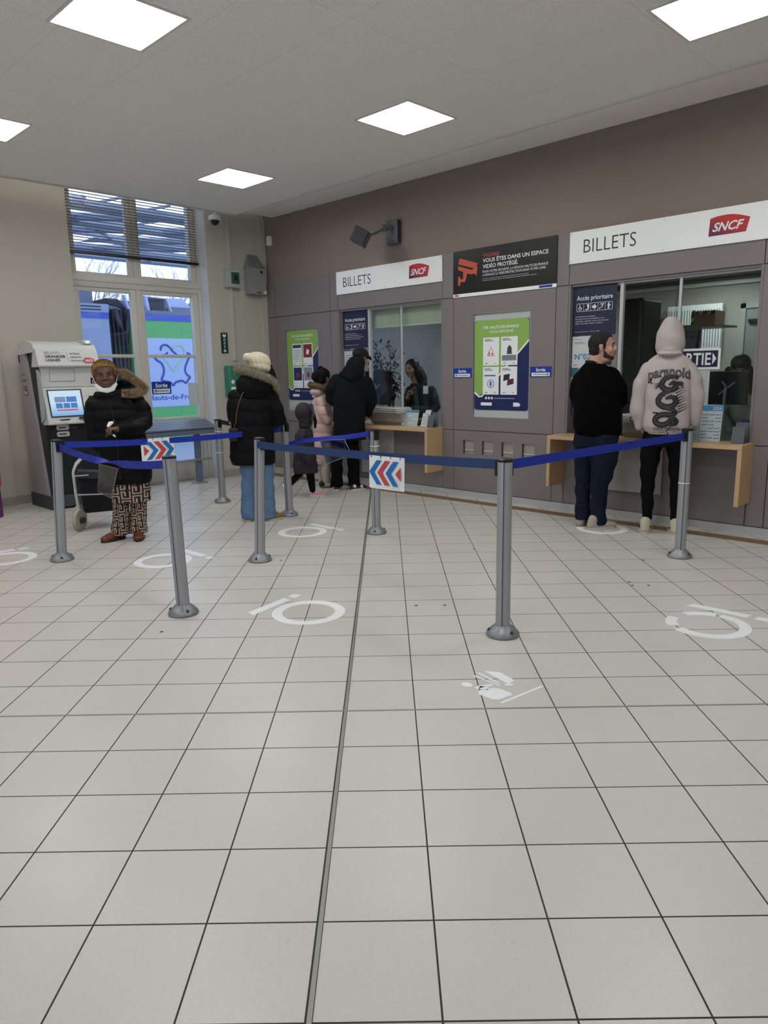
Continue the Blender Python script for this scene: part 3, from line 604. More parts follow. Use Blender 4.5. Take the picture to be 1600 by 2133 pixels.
for k, (x, h, l) in enumerate(((3.235, .16, 'pale leaflet leaning at the middle of the left counter'), (3.285, .20, 'tall white leaflet leaning in the leaflet group on the left counter'), (3.34, .14, 'white leaflet nearest the dark grey stand on the left counter'))):
    F = Fr((x, -.10-.02*k, .785), (1, .15, 0), (.0, .3, 1)); mb = MB(); mb.prism(F, [(0, 0), (.075, 0), (.085, h), (.01, h)], 0, .006, PAPER)
    for j in range(5): mb.prism(F, rect(.012, h*(.15+.14*j), .065, h*(.18+.14*j)), .006, .007, GREYINK)
    tag(mb.build('leaflet'), l, 'leaflet', 'leaflets on the left counter')
tag(MB().rbox(5.30, 5.48, .25, .45, .736, 1.10, .02).build('document_tray', mat('tray_grey', '#8a9497', .5)), 'pale grey document box low behind the number 02 sheets', 'box')
tag(MB().rbox(6.70, 6.82, .25, .45, .736, .96, .01).build('file_box', mat('file_blue', '#1c2b5c', .6)), 'blue file box at the right end of the office desk', 'box')

# ================================================================ counter wall fittings
for (a, b, lab) in ((1.67, 3.51, 'pale oak ledge counter with side legs under the left ticket window'), (5.08, 6.90, 'pale oak ledge counter with side legs under the right ticket window')):
    t = thing('ledge_counter', lab, 'counter', ((a+b)/2, -.15, .28), group='oak ledge counters')
    MB().rbox(a, b, -.30, .03, .745, .783, .002).build('counter_top', WOOD, t)
    for x in (a, b-.036): MB().rbox(x, x+.036, -.30, -.02, .275, .744, .002).build('leg', WOOD, t)
for (a, b, z0, lab, xs) in ((2.16, 2.74, .15, 'white moulded pay desk unit on the left counter', 0), (5.52, 6.14, .26, 'white moulded pay desk unit on the right counter', 0)):
    t = thing('pay_desk_unit', lab, 'pay desk', ((a+b)/2, -.1, z0), group='white pay desk units'); W = mat('moulded_white', '#b9b9b5', .35)
    MB().rbox(a, b, -.05, -.02, z0, .744, .006).build('lower_panel', mat('pale_panel', '#a5a29d', .4), t)
    F = Fr((0, 0, 0), (1, 0, 0)); a2, b2 = a+.22, b+.24
    MB().rbox(a2, b2, -.24, .04, .93, 1.0, .02).build('top_tray', W, t, smooth=True)
    Fy = Fr((0, 0, 0), (0, -1, 0), (0, 0, 1), (1, 0, 0))
    mb = MB(); mb.prism(Fy, [(-.04, .784), (.05, .784), (.10, .83), (.14, .93), (-.04, .93)], a2+.02, b2-.02); mb.build('support', mat('pay_desk_grey', '#a6a39e', .4), t)
    Ft = Fr((0, -.241, 0), (1, 0, 0)); mb = MB(); o = rrect(a2+.16, .938, b2+.10, .99, .026, 6); i = rrect(a2+.168, .945, b2+.092, .983, .019, 6)
    o = [(min(x, b2-.005), z) for x, z in o]; i = [(min(x, b2-.010), z) for x, z in i]; mb.ring(Ft, o, i, 0, .002); mb.prism(Ft, rect(a2+.19, .959, b2-.02, .968), 0, .002); mb.build('groove', INK, t)
t = thing('clear_holder', 'small clear plastic sheet stand beside the right pay desk unit', 'stand', (5.8, -.1, .784)); MB().box(5.62, 5.70, -.13, -.12, .784, .86).build('sheet', PAPER, t)
# signs
def billets(a, b, z0, z1, lab, ta, tw, la, lw):
    t = thing('ticket_sign', lab, 'sign', ((a+b)/2, -.02, z0)); MB().rbox(a, b, -.035, -.0185, z0, z1, .002).build('board', WHITE, t)
    F = Fr((0, -.035, 0), (1, 0, 0)); mb = MB(); text(mb, F, 'BILLETS', ta, z0+(z1-z0)*.30, (z1-z0)*.42, .001, width=tw, bold=-.012); mb.build('lettering', INK, t)
    logo(F, la, z0+.075, lw, .155, .001, t); mb = MB()
    for x in (a+.02, (a+b)/2, b-.02):
        for z in (z0+.02, z1-.02): mb.prism(F, circ(x, z, .005, 8), 0, .002)
    mb.build('screw', ALU, t)
billets(1.75, 3.515, 2.41, 2.69, 'white board reading BILLETS over the left ticket window', 1.87, .50, 3.02, .31)
billets(5.115, 6.95, 2.41, 2.70, 'larger looking white board reading BILLETS over the right ticket window', 5.25, .52, 6.42, .32)
t = thing('video_protection_sign', 'black sign with an orange camera picture between the two white boards', 'sign', (4.32, -.02, 2.22)); F = Fr((0, -.03, 0), (1, 0, 0))
MB().box(3.675, 4.975, -.03, -.0185, 2.25, 2.70).build('board', mat('sign_black', '#101012', .3), t); MB().box(3.675, 4.975, -.03, -.0185, 2.215, 2.25).build('white_band', WHITE, t)
OR = mat('orange_print', '#c8573a', .5); mb = MB()
def Q(L): return [(3.675+x, 2.7-y) for x, y in L]
mb.prism(F, Q([(.09, .075), (.34, .155), (.335, .165), (.29, .20), (.075, .135)]), .0, .002); mb.prism(F, Q([(.07, .155), (.26, .215), (.31, .18), (.335, .185), (.32, .28), (.29, .25), (.25, .26), (.07, .195)]), 0, .002)
mb.prism(F, Q([(.14, .22), (.20, .24), (.18, .29), (.165, .33), (.10, .325), (.10, .36), (.07, .36), (.07, .265), (.10, .27), (.10, .295), (.14, .295)]), 0, .002); mb.build('camera_picture', OR, t)
mb = MB(); text(mb, F, 'VIGI360', 4.08, 2.60, .034, .001, bold=.01, width=.21); mb.build('orange_lettering', OR, t)
mb = MB(); text(mb, F, 'VOUS ÊTES DANS UN ESPACE', 4.08, 2.545, .038, .001, bold=.02, width=.80); text(mb, F, 'VIDÉO PROTÉGÉ.', 4.08, 2.485, .038, .001, bold=.02, width=.445); mb.build('headline_lettering', WINK, t); mb = MB()
text(mb, F, 'POUR VOTRE SÉCURITÉ, LA RÉGION HAUTS-DE-FRANCE', 4.075, 2.44, .023, .001, width=.80); text(mb, F, 'A FINANCÉ LA VIDÉOPROTECTION DANS VOTRE GARE.', 4.075, 2.405, .023, .001, width=.78); mb.build('body_lettering', WINK, t); mb = MB()
for k, w in enumerate((.58, .67)): text(mb, F, 'Traitement des données relatives à la vidéoprotection de la gare, information en agence', 4.075, 2.375-.018*k, .009, .001, width=w)
mb.build('small_lettering', WINK, t); logo(F, 3.70, 2.222, .055, .023, .0005, t)
mb = MB(); mb.prism(F, rect(4.78, 2.222, 4.93, 2.245), 0, .002); mb.build('region_tag', BLUE, t)
sortie(CW, 3.672, 1.345, .255, .105, .019, False, 'blue exit sign with left arrow beside the green and navy poster'); sortie(CW, 4.69, 1.345, .25, .105, .019, True, 'blue exit sign with right arrow, left of the right ticket window')
# display cases with posters
def case(a, b, lab, pics):
    t = thing('poster_case', lab+' recessed case', 'display case', ((a+b)/2, 0, .9)); MB().box(a, b, .004, .0118, .905, 2.03).build('back_panel', mat('case_white', '#b9bdb9', .4), t)
    MB().box(a, a+.008, -.017, .004, .905, 2.03).box(b-.008, b, -.017, .004, .905, 2.03).box(a+.008, b-.008, -.017, .004, 2.022, 2.03).box(a+.008, b-.008, -.017, .004, .905, .913).build('frame', ALU, t)
    return t
case(3.94, 4.68, 'white lined poster case between the ticket windows,', 0); case(.62, 1.335, 'white lined poster case at the left end of the counter wall,', 0)
def ter(a, b, z0, z1, lab, pics):
    t = thing('information_poster', lab, 'poster', ((a+b)/2, 0, z0), group='green and navy information posters'); F = Fr((0, .002, 0), (1, 0, 0)); w = b-a; h = z1-z0
    def Q(L): return [(a+w*x, z0+h*y) for x, y in L]
    mb = MB(); mb.prism(F, rrect(a, z0, b, z1, .03), 0, .004); mb.build('navy_base', mat('poster_navy', '#1d2a5a', .35), t)
    R = rrect(0, 0, 1, 1, .045, 4); G0 = [(0, .20), (.10, .165), (.17, .19), (.97, .74), (1, .76), (1, .955), (.985, .985), (.955, 1), (.045, 1), (.015, .985), (0, .955)]
    mb = MB(); mb.prism(F, Q(G0), .004, .005); mb.build('green_field', GREEN, t)
    mb = MB(); stroke(F, Q([(0, .20), (.09, .150), (.15, .155), (.20, .20), (.97, .74), (1, .765)]), .018, .005, .006, mb); mb.build('white_curve', WINK, t)
    mb = MB(); text(mb, F, 'TER HAUTS-DE-FRANCE', a+w*.16, z0+h*.905, h*.030, .006, bold=.02, width=w*.66); text(mb, F, 'VOUS INFORME', a+w*.28, z0+h*.857, h*.028, .006, width=w*.44)
    mb.build('heading_lettering', WINK, t)
    for k in range(3): mb = MB(); mb.prism(F, circ(a+w*(.23+.055*k), z0+h*.135, w*.02, 12), .005, .006); mb.build('round_icon', WINK, t)
    mb = MB(); text(mb, F, 'ter.sncf.com/hauts-de-france', a+w*.38, z0+h*.128, h*.012, .006, bold=.01, width=w*.38); mb.build('web_lettering', WINK, t); mb = MB(); mb.prism(F, Q(rect(.13, .05, .34, .085)), .005, .006); mb.build('region_tag', WINK, t); mb = MB()
    mb.prism(F, Q([(.74, .045), (.85, .045), (.87, .07), (.83, .088), (.74, .088)]), .005, .006); mb.build('rail_tag', WINK, t)
    for i, (x, y, col) in enumerate(((.17, .50, pics[0]), (.505, .50, pics[1]), (.17, .175, pics[2]), (.505, .175, pics[3]))):
        mb = MB(); mb.prism(F, Q(rect(x, y, x+.30, y+.31)), .006, .009); s = mb.build('insert_sheet', WINK, t)
        mb = MB(); c = mat('print_'+col[0], col[0], .5)
        if col[1] == 'tri': stroke(F, Q([(x+.09, y+.11), (x+.21, y+.11), (x+.15, y+.205), (x+.09, y+.11)]), .008, .009, .010, mb, c); mb.prism(F, Q([(x+.15, y+.12), (x+.19, y+.12), (x+.17, y+.145)]), .009, .01, c); mb.prism(F, Q(rect(x+.11, y+.12, x+.125, y+.155)), .009, .01, c)
        elif col[1] == 'bell': mb.prism(F, Q([(x+.11, y+.12), (x+.20, y+.12), (x+.195, y+.19), (x+.155, y+.22), (x+.12, y+.19)]), .009, .01, c); mb.prism(F, Q([(x+.02, y+.05), (x+.28, y+.05), (x+.28, y+.11), (x+.02, y+.11)]), .009, .0098, GREYINK)
        elif col[1] == 'ring': mb.ring(F, circ(a+w*(x+.15), z0+h*(y+.12), w*.065, 20), circ(a+w*(x+.15), z0+h*(y+.12), w*.055, 20), .009, .01, c); mb.prism(F, Q(rect(x+.13, y+.095, x+.17, y+.145)), .009, .01, c); mb.prism(F, Q(rect(x+.03, y+.205, x+.24, y+.22)), .009, .01, c)
        elif col[1] == 'duo': mb.prism(F, Q([(x+.05, y+.15), (x+.16, y+.17), (x+.17, y+.23), (x+.06, y+.22)]), .009, .01, INK); mb.prism(F, Q([(x+.12, y+.10), (x+.24, y+.12), (x+.24, y+.18), (x+.13, y+.165)]), .0095, .0105, c)
        elif col[1] == 'full': mb.prism(F, Q(rect(x+.02, y+.11, x+.28, y+.295)), .009, .01, c); mb.prism(F, Q([(x+.1, y+.16), (x+.18, y+.15), (x+.2, y+.21), (x+.12, y+.23)]), .01, .0105, RED if col[0] != '#8c2a36' else WINK)
        else: mb.prism(F, Q(rect(x+.02, y+.25, x+.28, y+.295)), .009, .01, c); [mb.prism(F, Q(rect(x+.03, y+.06+.025*k, x+.27, y+.066+.025*k)), .009, .01, GREYINK) for k in range(7)]
        for (p, q, ww) in ((.03, .285, .12), (.03, .27, .16), (.04, .02, .05), (.22, .02, .03)):
            if col[1] not in ('full', 'txt') or q < .1: mb.prism(F, Q(rect(x+p, y+q, x+p+ww, y+q+.006)), .009, .0102, INK)
        mb.build('printed_picture', None, s)
ter(3.955, 4.655, .995, 1.95, 'green and navy rail information poster between the two exit signs', (('#b8433a', 'tri'), ('#3c3f52', 'bell'), ('#2f6db0', 'ring'), ('#5f1f4a', 'duo')))
ter(.64, 1.33, 1.06, 2.015, 'green and navy rail information poster at the left, behind the pink coated girl', (('#274063', 'txt'), ('#8c2a36', 'full'), ('#1e2f66', 'full'), ('#8a93a6', 'full')))
# niches
NM = mat('niche_inner', '#a8a19a', .35, metal=.3)
for i, (a, b, z0, z1) in enumerate(niche):
    t = thing('bottle_niche', ('leftmost', 'second from left', 'third from left', 'rightmost')[i]+' small square niche with a metal bar under the central poster', 'wall niche', ((a+b)/2, .05, z0), group='square wall niches')
    mb = MB().box(a, b, .0, .0115, z0, z1); mb.build('back', NM, t)
    MB().box(a+.001, a+.012, -.010, .0, z0, z1).build('side_strip', mat('niche_dark', '#3b3838', .5), t)
    mb = MB(); mb.tube([(a+.02, -.012, z0+.045), (b-.002, -.012, z0+.045)], .003, 8); mb.build('bar', mat('chrome', '#eeeeee', .25, metal=.6), t)
    mb = MB()
    for k in range(3): mb.prism(Fr((0, -.0005, 0), (1, 0, 0)), circ(a+.025, z1-.04-.04*k, .004, 8), 0, .001)
    mb.build('screw', INK, t)
# projector speaker above the left sign, sensor boxes, cable trunking
t = thing('wall_speaker', 'dark cube shaped device on a bracket above the left ticket sign', 'speaker', (2.8, -.0, 2.9)); DG = mat('device_dark', '#37373a', .45); DG2 = mat('device_bracket', '#5b5d62', .5)
MB().rbox(2.68, 2.86, -.055, .012, 2.90, 3.17, .006).build('wall_box', DG2, t)
mb = MB()
for k in range(12): mb.box(2.862, 2.866, -.05, .0, 2.92+.02*k, 2.928+.02*k)
mb.build('vent_slot', INK, t)
mb = MB(); mb.tube([(2.76, -.055, 3.07), (2.74, -.16, 3.06), (2.70, -.27, 3.0), (2.68, -.33, 2.98)], .014, 8); mb.lathe((2.76, -.055, 3.08), [(.035, 0), (.035, .03), (.02, .05)], 16, axis=(0, -1, 0)); mb.tube([(2.735, -.15, 3.03), (2.735, -.15, 3.11)], .022, 10); mb.build('bracket_arm', DG2, t, smooth=True)
c = Vector((2.62, -.42, 2.96)); R = Matrix.Rotation(math.radians(38), 3, 'Z') @ Matrix.Rotation(math.radians(28), 3, 'Y'); b = MB().rbox(-.085, .085, -.12, .12, -.085, .085, .006); b.v = [c+R @ v for v in b.v]; b.build('housing', DG, t)
Fh = Fr(c+R @ Vector((.086, 0, 0)), R @ Vector((0, 1, 0)), R @ Vector((0, 0, 1)), R @ Vector((1, 0, 0))); mb = MB(); mb.ring(Fh, circ(.0, 0, .055, 24), circ(0, 0, .046, 24), 0, .003); mb.ring(Fh, circ(.0, 0, .032, 20), circ(0, 0, .024, 20), 0, .003); mb.build('ring_mark', mat('ring_grey', '#7d7d80', .4), t)
tag(MB().rbox(.305, .385, -.035, .012, 3.20, 3.325, .006).build('motion_sensor', WINK), 'small white sensor box high in the corner of the taupe wall', 'sensor')
tr_ = mat('trunking_white', '#c2bfb4', .5)
tag(MB().rbox(.2, .225, -.625, -.585, 2.84, 3.56, .003).build('cable_trunking', tr_), 'white vertical cable trunking above the small fuse box', 'trunking', 'white cable trunking')
tag(MB().rbox(.2, .225, -.625, -.585, 1.62, 2.60, .003).build('cable_trunking', tr_), 'white vertical cable trunking below the small fuse box', 'trunking', 'white cable trunking')
t = thing('fuse_box', 'small white fuse box with a green tinted window on the beige wall', 'electrical box', (.2, -.58, 2.6)); MB().rbox(.2, .29, -.70, -.50, 2.60, 2.84, .008).build('housing', mat('fusebox_white', '#aeb2ac', .4), t)
MB().rbox(.288, .30, -.64, -.51, 2.65, 2.80, .005).build('cover', mat('fusebox_green', '#2e5a4c', .2), t); MB().rbox(.30, .304, -.60, -.54, 2.70, 2.76, .003).build('breaker', INK, t)
t = thing('metal_alarm_box', 'grey metal alarm box with a sloped top on the beige wall by the corner', 'alarm box', (.25, -.2, 2.55)); AG = mat('alarm_grey', '#9c9e9d', .45, metal=.2)
MB().rbox(.2, .33, -.37, -.08, 2.53, 2.88, .004).build('housing', AG, t)
MB().hexa([(.2, -.37, 2.88), (.335, -.37, 2.88), (.335, -.08, 2.88), (.2, -.08, 2.88), (.2, -.30, 3.07), (.215, -.30, 3.07), (.215, -.15, 3.07), (.2, -.15, 3.07)]).build('sloped_cover', mat('alarm_cover', '#86898b', .45, metal=.2), t)
mb = MB(); mb.prism(WW(.331), circ(-.16, 2.83, .022, 14), 0, .004); mb.prism(WW(.331), rrect(-.24, 2.545, -.18, 2.56, .004), 0, .003); mb.build('keyhole', INK, t); MB().box(.331, .333, -.13, -.085, 2.54, 2.575).build('label_plate', WINK, t)
t = thing('dome_camera', 'white dome security camera with a black lens bubble under the ceiling edge', 'camera', (.42, -.93, 3.4)); MB().lathe((.42, -.93, 3.405), [(.06, .0), (.080, .008), (.082, .04), (.07, .06), (.05, .065)], 24).build('housing', WINK, t, smooth=True)
MB().lathe((.42, -.93, 3.345), [(.01, 0), (.030, .006), (.050, .030), (.056, .060)], 24).build('lens_bubble', BLACK, t, smooth=True); MB().tube([(.42, -.93, 3.46), (.42, -.93, 3.56)], .02, 8).build('stem', WINK, t)
# defibrillator sign and cabinet
GR = mat('aed_green', '#34806a', .4)
t = thing('defibrillator_sign', 'narrow green sign with heart, letters and arrow above the defibrillator cabinet', 'sign', (.2, -.78, 1.73)); F = WW(.2); MB().box(.2, .206, -.805, -.695, 1.72, 2.0).build('board', mat('aed_dark', '#153a36', .4), t)
mb = MB()
for i, c in enumerate('DAE'): text(mb, WW(.206), c, -.75, 1.885-.043*i, .032, .001, align='CENTER', bold=.01)
mb.prism(WW(.206), [(-.75, 1.93), (-.725, 1.955), (-.72, 1.97), (-.735, 1.98), (-.75, 1.965), (-.765, 1.98), (-.78, 1.97), (-.775, 1.955)], 0, .002); stroke(WW(.206), [(-.75, 1.785), (-.75, 1.745)], .01, 0, .002, mb); stroke(WW(.206), [(-.77, 1.76), (-.75, 1.738), (-.73, 1.76)], .01, 0, .002, mb); mb.build('lettering', WINK, t)
t = thing('defibrillator_cabinet', 'green and white defibrillator cabinet half hidden behind the cream beanie woman', 'defibrillator', (.25, -.68, 1.13)); MB().rbox(.2, .34, -.79, -.50, 1.12, 1.55, .02).build('housing', GR, t)
MB().rbox(.335, .345, -.77, -.62, 1.20, 1.26, .004).build('label_strip', WINK, t); MB().box(.336, .348, -.60, -.53, 1.30, 1.40).build('red_label', RED, t); mb = MB(); mb.prism(WW(.341), circ(-.74, 1.33, .028, 16), 0, .003); mb.build('round_mark', WINK, t)
for (x, y, lab) in ((6.25, -.70, 'flat round detector on the soffit above the right ticket sign'), (2.85, -.66, 'flat round detector on the soffit near the window end')):
    tag(MB().lathe((x, y, 3.56), [(.03, -.03), (.075, -.022), (.085, 0)], 28).build('smoke_detector', TRIMW, smooth=True), lab, 'smoke detector')
# ================================================================ queue posts and belts
POLE = mat('post_aluminium', '#a3a5a9', .45, metal=.45, bump=.03, scale=150, stretch=(1, 1, .02)); BELT = mat('belt_blue', '#0b2aa0', .6, bump=.15, scale=400); BELT2 = mat('belt_slate_blue', '#1f3768', .6, bump=.15, scale=400); BELT3 = mat('belt_black', '#15161b', .6)
PA, PB, PC, PS, PE, PF, PD, PG = (3.18, -4.34), (5.09, -4.37), (4.41, -3.31), (1.92, -2.03), (3.15, -2.03), (4.42, -2.04), (6.74, -3.38), (6.78, -1.13)
def post(p, h, lean, label, cas=(), ties=()):
    t = thing('queue_post', label, 'barrier post', (p[0], p[1], 0), group='silver queue posts')
    x, y = p; top = Vector((x+lean[0], y+lean[1], h)); bot = Vector((x, y, .045)); ax = (top-bot).normalized()
    MB().lathe((x, y, 0), [(.088, 0), (.092, .006), (.088, .02), (.070, .038), (.050, .055), (.044, .062)], 32).build('base', mat('post_base_grey', '#85878b', .4, metal=.4, bump=.1, scale=80), t, smooth=True)
    mb = MB()
    for k in range(3):
        a = k*2.1+1.2*x; d = Vector((math.cos(a), math.sin(a), 0)); mb.lathe(Vector((x, y, .032))+d*.074, [(.010, -.004), (.010, .006), (.006, .008)], 10, axis=d+Vector((0, 0, .9)))
    mb.build('bolt', INK, t)
    prof = []; n = 40; V = []; e = ax.orthogonal().normalized(); g = ax.cross(e)
    def rad(k): return .036 if k % 10 == 0 else (.0385 if k % 10 in (1, 9) else .0395)
    for c in (bot, top-ax*.012): V += [c+(e*math.cos(2*math.pi*k/n)+g*math.sin(2*math.pi*k/n))*rad(k) for k in range(n)]
    mb = MB(); mb.add(V, [(k, (k+1) % n, n+(k+1) % n, n+k) for k in range(n)]+[list(range(n))[::-1], [n+k for k in range(n)]]); mb.build('pole', POLE, t, smooth=30)
    for k in range(3):
        a = math.radians(-62+k*120); dv = e*math.cos(a)+g*math.sin(a); dv = Vector((math.cos(a), math.sin(a), 0)); dv = (dv-ax*dv.dot(ax)).normalized(); sv = ax.cross(dv); q0, q1 = bot+dv*.0392, top-ax*.014+dv*.0392
        mg = MB(); mg.hexa([q0-sv*.0022-dv*.003, q0+sv*.0022-dv*.003, q0+sv*.0022+dv*.0008, q0-sv*.0022+dv*.0008, q1-sv*.0022-dv*.003, q1+sv*.0022-dv*.003, q1+sv*.0022+dv*.0008, q1-sv*.0022+dv*.0008]); mg.build('groove', INK, t)
    MB().lathe(top-ax*.014, [(.041, 0), (.041, .012), (.034, .016)], 28, axis=ax).build('cap', BLACK, t, smooth=True)
    for d in cas:
        d = Vector(d).normalized(); s = Vector((-d.y, d.x, 0)); c = top-Vector((0, 0, .045)); a, b = c+d*.030, c+d*.052
        mb = MB(); mb.hexa([a-s*.022-Vector((0, 0, .045)), b-s*.018-Vector((0, 0, .045)), b+s*.018-Vector((0, 0, .045)), a+s*.022-Vector((0, 0, .045)), a-s*.022+Vector((0, 0, .035)), b-s*.018+Vector((0, 0, .035)), b+s*.018+Vector((0, 0, .035)), a+s*.022+Vector((0, 0, .035))]); mb.build('belt_slot', BLACK, t)
    for z in ties:
        c = bot+(top-bot)*(z/h); MB().lathe(c, [(.0405, -.003), (.042, -.003), (.042, .003), (.0405, .003)], 24, axis=ax).build('cable_tie', WINK, t)
    return t
post(PA, .955, (.03, .04), 'silver queue post nearest the ticket machine, first on the left', [(0, 1, 0), (1, 0, 0)])
post(PB, .965, (-.012, -.012), 'silver queue post at the left front, the leaning one under the chevron sign', [(-1, 0, 0)])
post(PC, .956, (.027, .033), 'silver queue post in front of the cream beanie woman\'s jeans', [(1, 0, 0)])
post(PS, .94, (0, 0), 'silver queue post farthest back, beside the bench', [(1, 0, 0)], (.80, .55))
post(PE, .95, (-.01, -.01), 'silver queue post between the cream beanie woman and the small child', [(0, -1, 0), (1, 0, 0)])
post(PF, .932, (0, 0), 'silver queue post behind the hanging left pointing chevron sign', [(-1, 0, 0), (1, -.3, 0)], (.78,))
post(PD, .966, (0, 0), 'silver queue post standing alone at the front centre right', [(-1, 0, 0), (0, 1, 0)])
post(PG, .972, (0, 0), 'silver queue post in front of the hooded visitor', [(0, -1, 0)], (.55,))
def ribbon(name, pts, w, m, label, group=None, twist=None):
    """a woven belt through the points; twist gives the turn of its width at each point"""
    mb = MB(); n = len(pts); V = []
    for i, p in enumerate(pts):
        p = Vector(p); t = (Vector(pts[min(i+1, n-1)])-Vector(pts[max(i-1, 0)])).normalized(); s = Vector((-t.y, t.x, 0)).normalized(); u = t.cross(s)*-1
        u = Vector((0, 0, 1)) if abs(t.z) < .5 else u; a = twist[i] if twist else 0; wv = (u*math.cos(a)+s*math.sin(a))*w/2; th = (s*math.cos(a)-u*math.sin(a))*.0009
        V += [p-wv-th, p+wv-th, p+wv+th, p-wv+th]
    fs = [(4*i+k, 4*i+(k+1) % 4, 4*(i+1)+(k+1) % 4, 4*(i+1)+k) for i in range(n-1) for k in range(4)]+[(3, 2, 1, 0), tuple(4*(n-1)+k for k in range(4))]
    mb.add(V, fs); return tag(mb.build(name, m), label, 'belt', group or 'queue belts')
def span(p0, z0, p1, z1, sag, n=28, r=.04):
    a, b = Vector((*p0, z0)), Vector((*p1, z1)); d = (b-a).normalized(); a += d*r; b -= d*r
    return [a.lerp(b, i/n)-Vector((0, 0, sag*4*(i/n)*(1-i/n))) for i in range(n+1)]
ribbon('queue_belt', span((PA[0]+.03, PA[1]+.04), .915, PE, .885, .03), .050, BELT, 'long blue belt running past the blond woman and the cream beanie woman')
P = span((PA[0]+.03, PA[1]+.04), .905, PB, .915, .055)
ribbon('queue_belt', P, .050, BELT, 'sagging twisted blue belt at the front left holding the clear pouch', twist=[math.pi*max(0, min(1, (i/28-.36)/.28)) for i in range(29)])
ribbon('queue_belt', span(PC, .905, PD, .935, .012), .052, BELT2, 'dark slate belt carrying the left pointing chevron sign'); ribbon('queue_belt', span(PD, .932, PG, .920, .0), .052, BELT, 'bright blue belt across the dark haired man\'s jeans')
P = [(3.19, -2.03, .735), (3.4, -2.03, .775), (3.7, -2.035, .812), (4.0, -2.04, .84), (4.2, -2.04, .868), (4.38, -2.04, .895)]
ribbon('queue_belt', P, .045, BELT, 'bright blue belt with the crumpled clear sheet, behind the slate belt', twist=[.2, .4, .5, .4, .2, 0]); ribbon('queue_belt', span(PS, .915, PE, .90, .02), .048, BELT3, 'black belt starting at the post beside the bench')
# chevron signs
CR = mat('chevron_red', '#c4474b', .5); CB = mat('chevron_blue', '#1e6fb8', .5)
def chevrons(F, w, h, right, label, loc):
    t = thing('chevron_sign', label, 'sign', loc); s = 1 if right else -1
    n = 14; V = []; fs = []
    for i in range(n+1):
        for z in (0, h): a = w*i/n; V += [F(a, z, .004*math.sin(a*14)), F(a, z, .004*math.sin(a*14)+.0016)]
    for i in range(n): k = 4*i; fs += [(k+1, k+5, k+7, k+3), (k, k+2, k+6, k+4), (k, k+4, k+5, k+1), (k+2, k+3, k+7, k+6)]
    fs += [(0, 1, 3, 2), (4*n, 4*n+2, 4*n+3, 4*n+1)]; MB().add(V, fs).build('sheet', WINK, t)
    def X(x): return w*(x if right else 1-x)
    def chev(x0, m):
        mb = MB(); c = h*.5; d = .0075; a = w*.17; hh = h*.37; tw = w*.20
        mb.prism(F, [(X(x0), c+hh), (X(x0)+s*tw*.75, c+hh), (X(x0)+s*(a+tw), c), (X(x0)+s*(a+tw*.25)-s*0, c)], d, d+.001, m); mb.prism(F, [(X(x0), c-hh), (X(x0)+s*tw*.75, c-hh), (X(x0)+s*(a+tw), c), (X(x0)+s*(a+tw*.25), c)], d, d+.001, m); return mb
    chev(.13, None).build('chevron', CB, t); chev(.37, None).build('chevron', CR, t); chev(.61, None).build('chevron', CB, t)
    mb = MB(); mb.prism(F, [(X(.07), h*.72), (X(.07), h*.30), (X(.22), h*.5)], .0075, .0085); mb.build('red_triangle', CR, t)
    for k in range(4): MB().tube([F(w*(.08+.28*k), h-.012, .008), F(w*(.08+.28*k), h+.004, .010), F(w*(.08+.28*k), h+.012, -.004)], .0025, 6).build('hanging_ring', INK, t)
    return t
chevrons(Fr((3.13, -3.60, .70), (0, 1, 0), (0, .0, 1), (1, 0, 0)), .31, .20, True, 'white sheet with red and blue chevrons pointing right, on the left belt', (3.2, -3.45, .7)) if 0 else chevrons(Fr((3.186, -3.60, .697), (0, 1, 0)), .31, .205, True, 'white sheet with red and blue chevrons pointing right, on the left belt', (3.175, -3.45, .69))
chevrons(Fr((5.70, -3.353-.006, .712), (1, -.015, 0), (.03, 0, 1)), .30, .205, False, 'white sheet with red and blue chevrons pointing left, on the slate belt', (5.85, -3.36, .71))
PL = glass('clear_plastic', '#b4c4d4', 1.6)
def pouch(L, label, edge):
    t = thing('plastic_pouch', label, 'plastic pouch', L[0]); L = [Vector(p) for p in L]; n = (L[1]-L[0]).cross(L[3]-L[0]).normalized()*.0012
    MB().hexa([p-n for p in L]+[p+n for p in L]).build('sheet', PL, t); mb = MB()
    for i in range(4): mb.tube([L[i], L[(i+1) % 4]], .0018, 5)
    mb.build('edge_seam', edge, t); return t
pouch([(4.08, -4.36, .838), (4.35, -4.358, .828), (4.21, -4.36, .615), (4.01, -4.36, .645)], 'clear plastic pouch with a pink edge hanging from the twisted front belt', mat('pink_seam', '#a77a80', .5))
pouch([(3.72, -2.07, .80), (4.06, -2.07, .828), (4.17, -2.09, .70), (3.83, -2.10, .585)], 'crumpled clear plastic sheet hanging in front of the black coated man', mat('clear_seam', '#a9aeb0', .4))

# floor stickers
STK = mat('floor_sticker_white', '#e2e5e6', .45, vary=.03)
def sticker(c, ang, label, worn=0, R=.222):
    c = Vector((c[0], c[1], 0)); r = Vector((math.cos(ang), math.sin(ang), 0)); F = Fr(c, r, Vector((-r.y, r.x, 0)), (0, 0, 1)); mb = MB()
    N = 48; o = circ(0, 0, R, N); i = circ(0, 0, R*.72, N)
    for k in range(N):
        if worn and k in worn: continue
        j = (k+1) % N; mb.prism(F, [o[k], o[j], i[j], i[k]], .0, .0012)
    mb.prism(F, [(-.22, .250), (.12, .255), (.13, .318), (-.20, .312)], 0, .0012); mb.prism(F, [(.16, .258), (.24, .262), (.225, .325), (.165, .315)], 0, .0012)
    return tag(mb.build('floor_sticker', STK), label, 'floor sticker', 'round white floor stickers')
sticker((5.645, -3.845), math.radians(100), 'round white floor marking between the leaning front post and the centre')
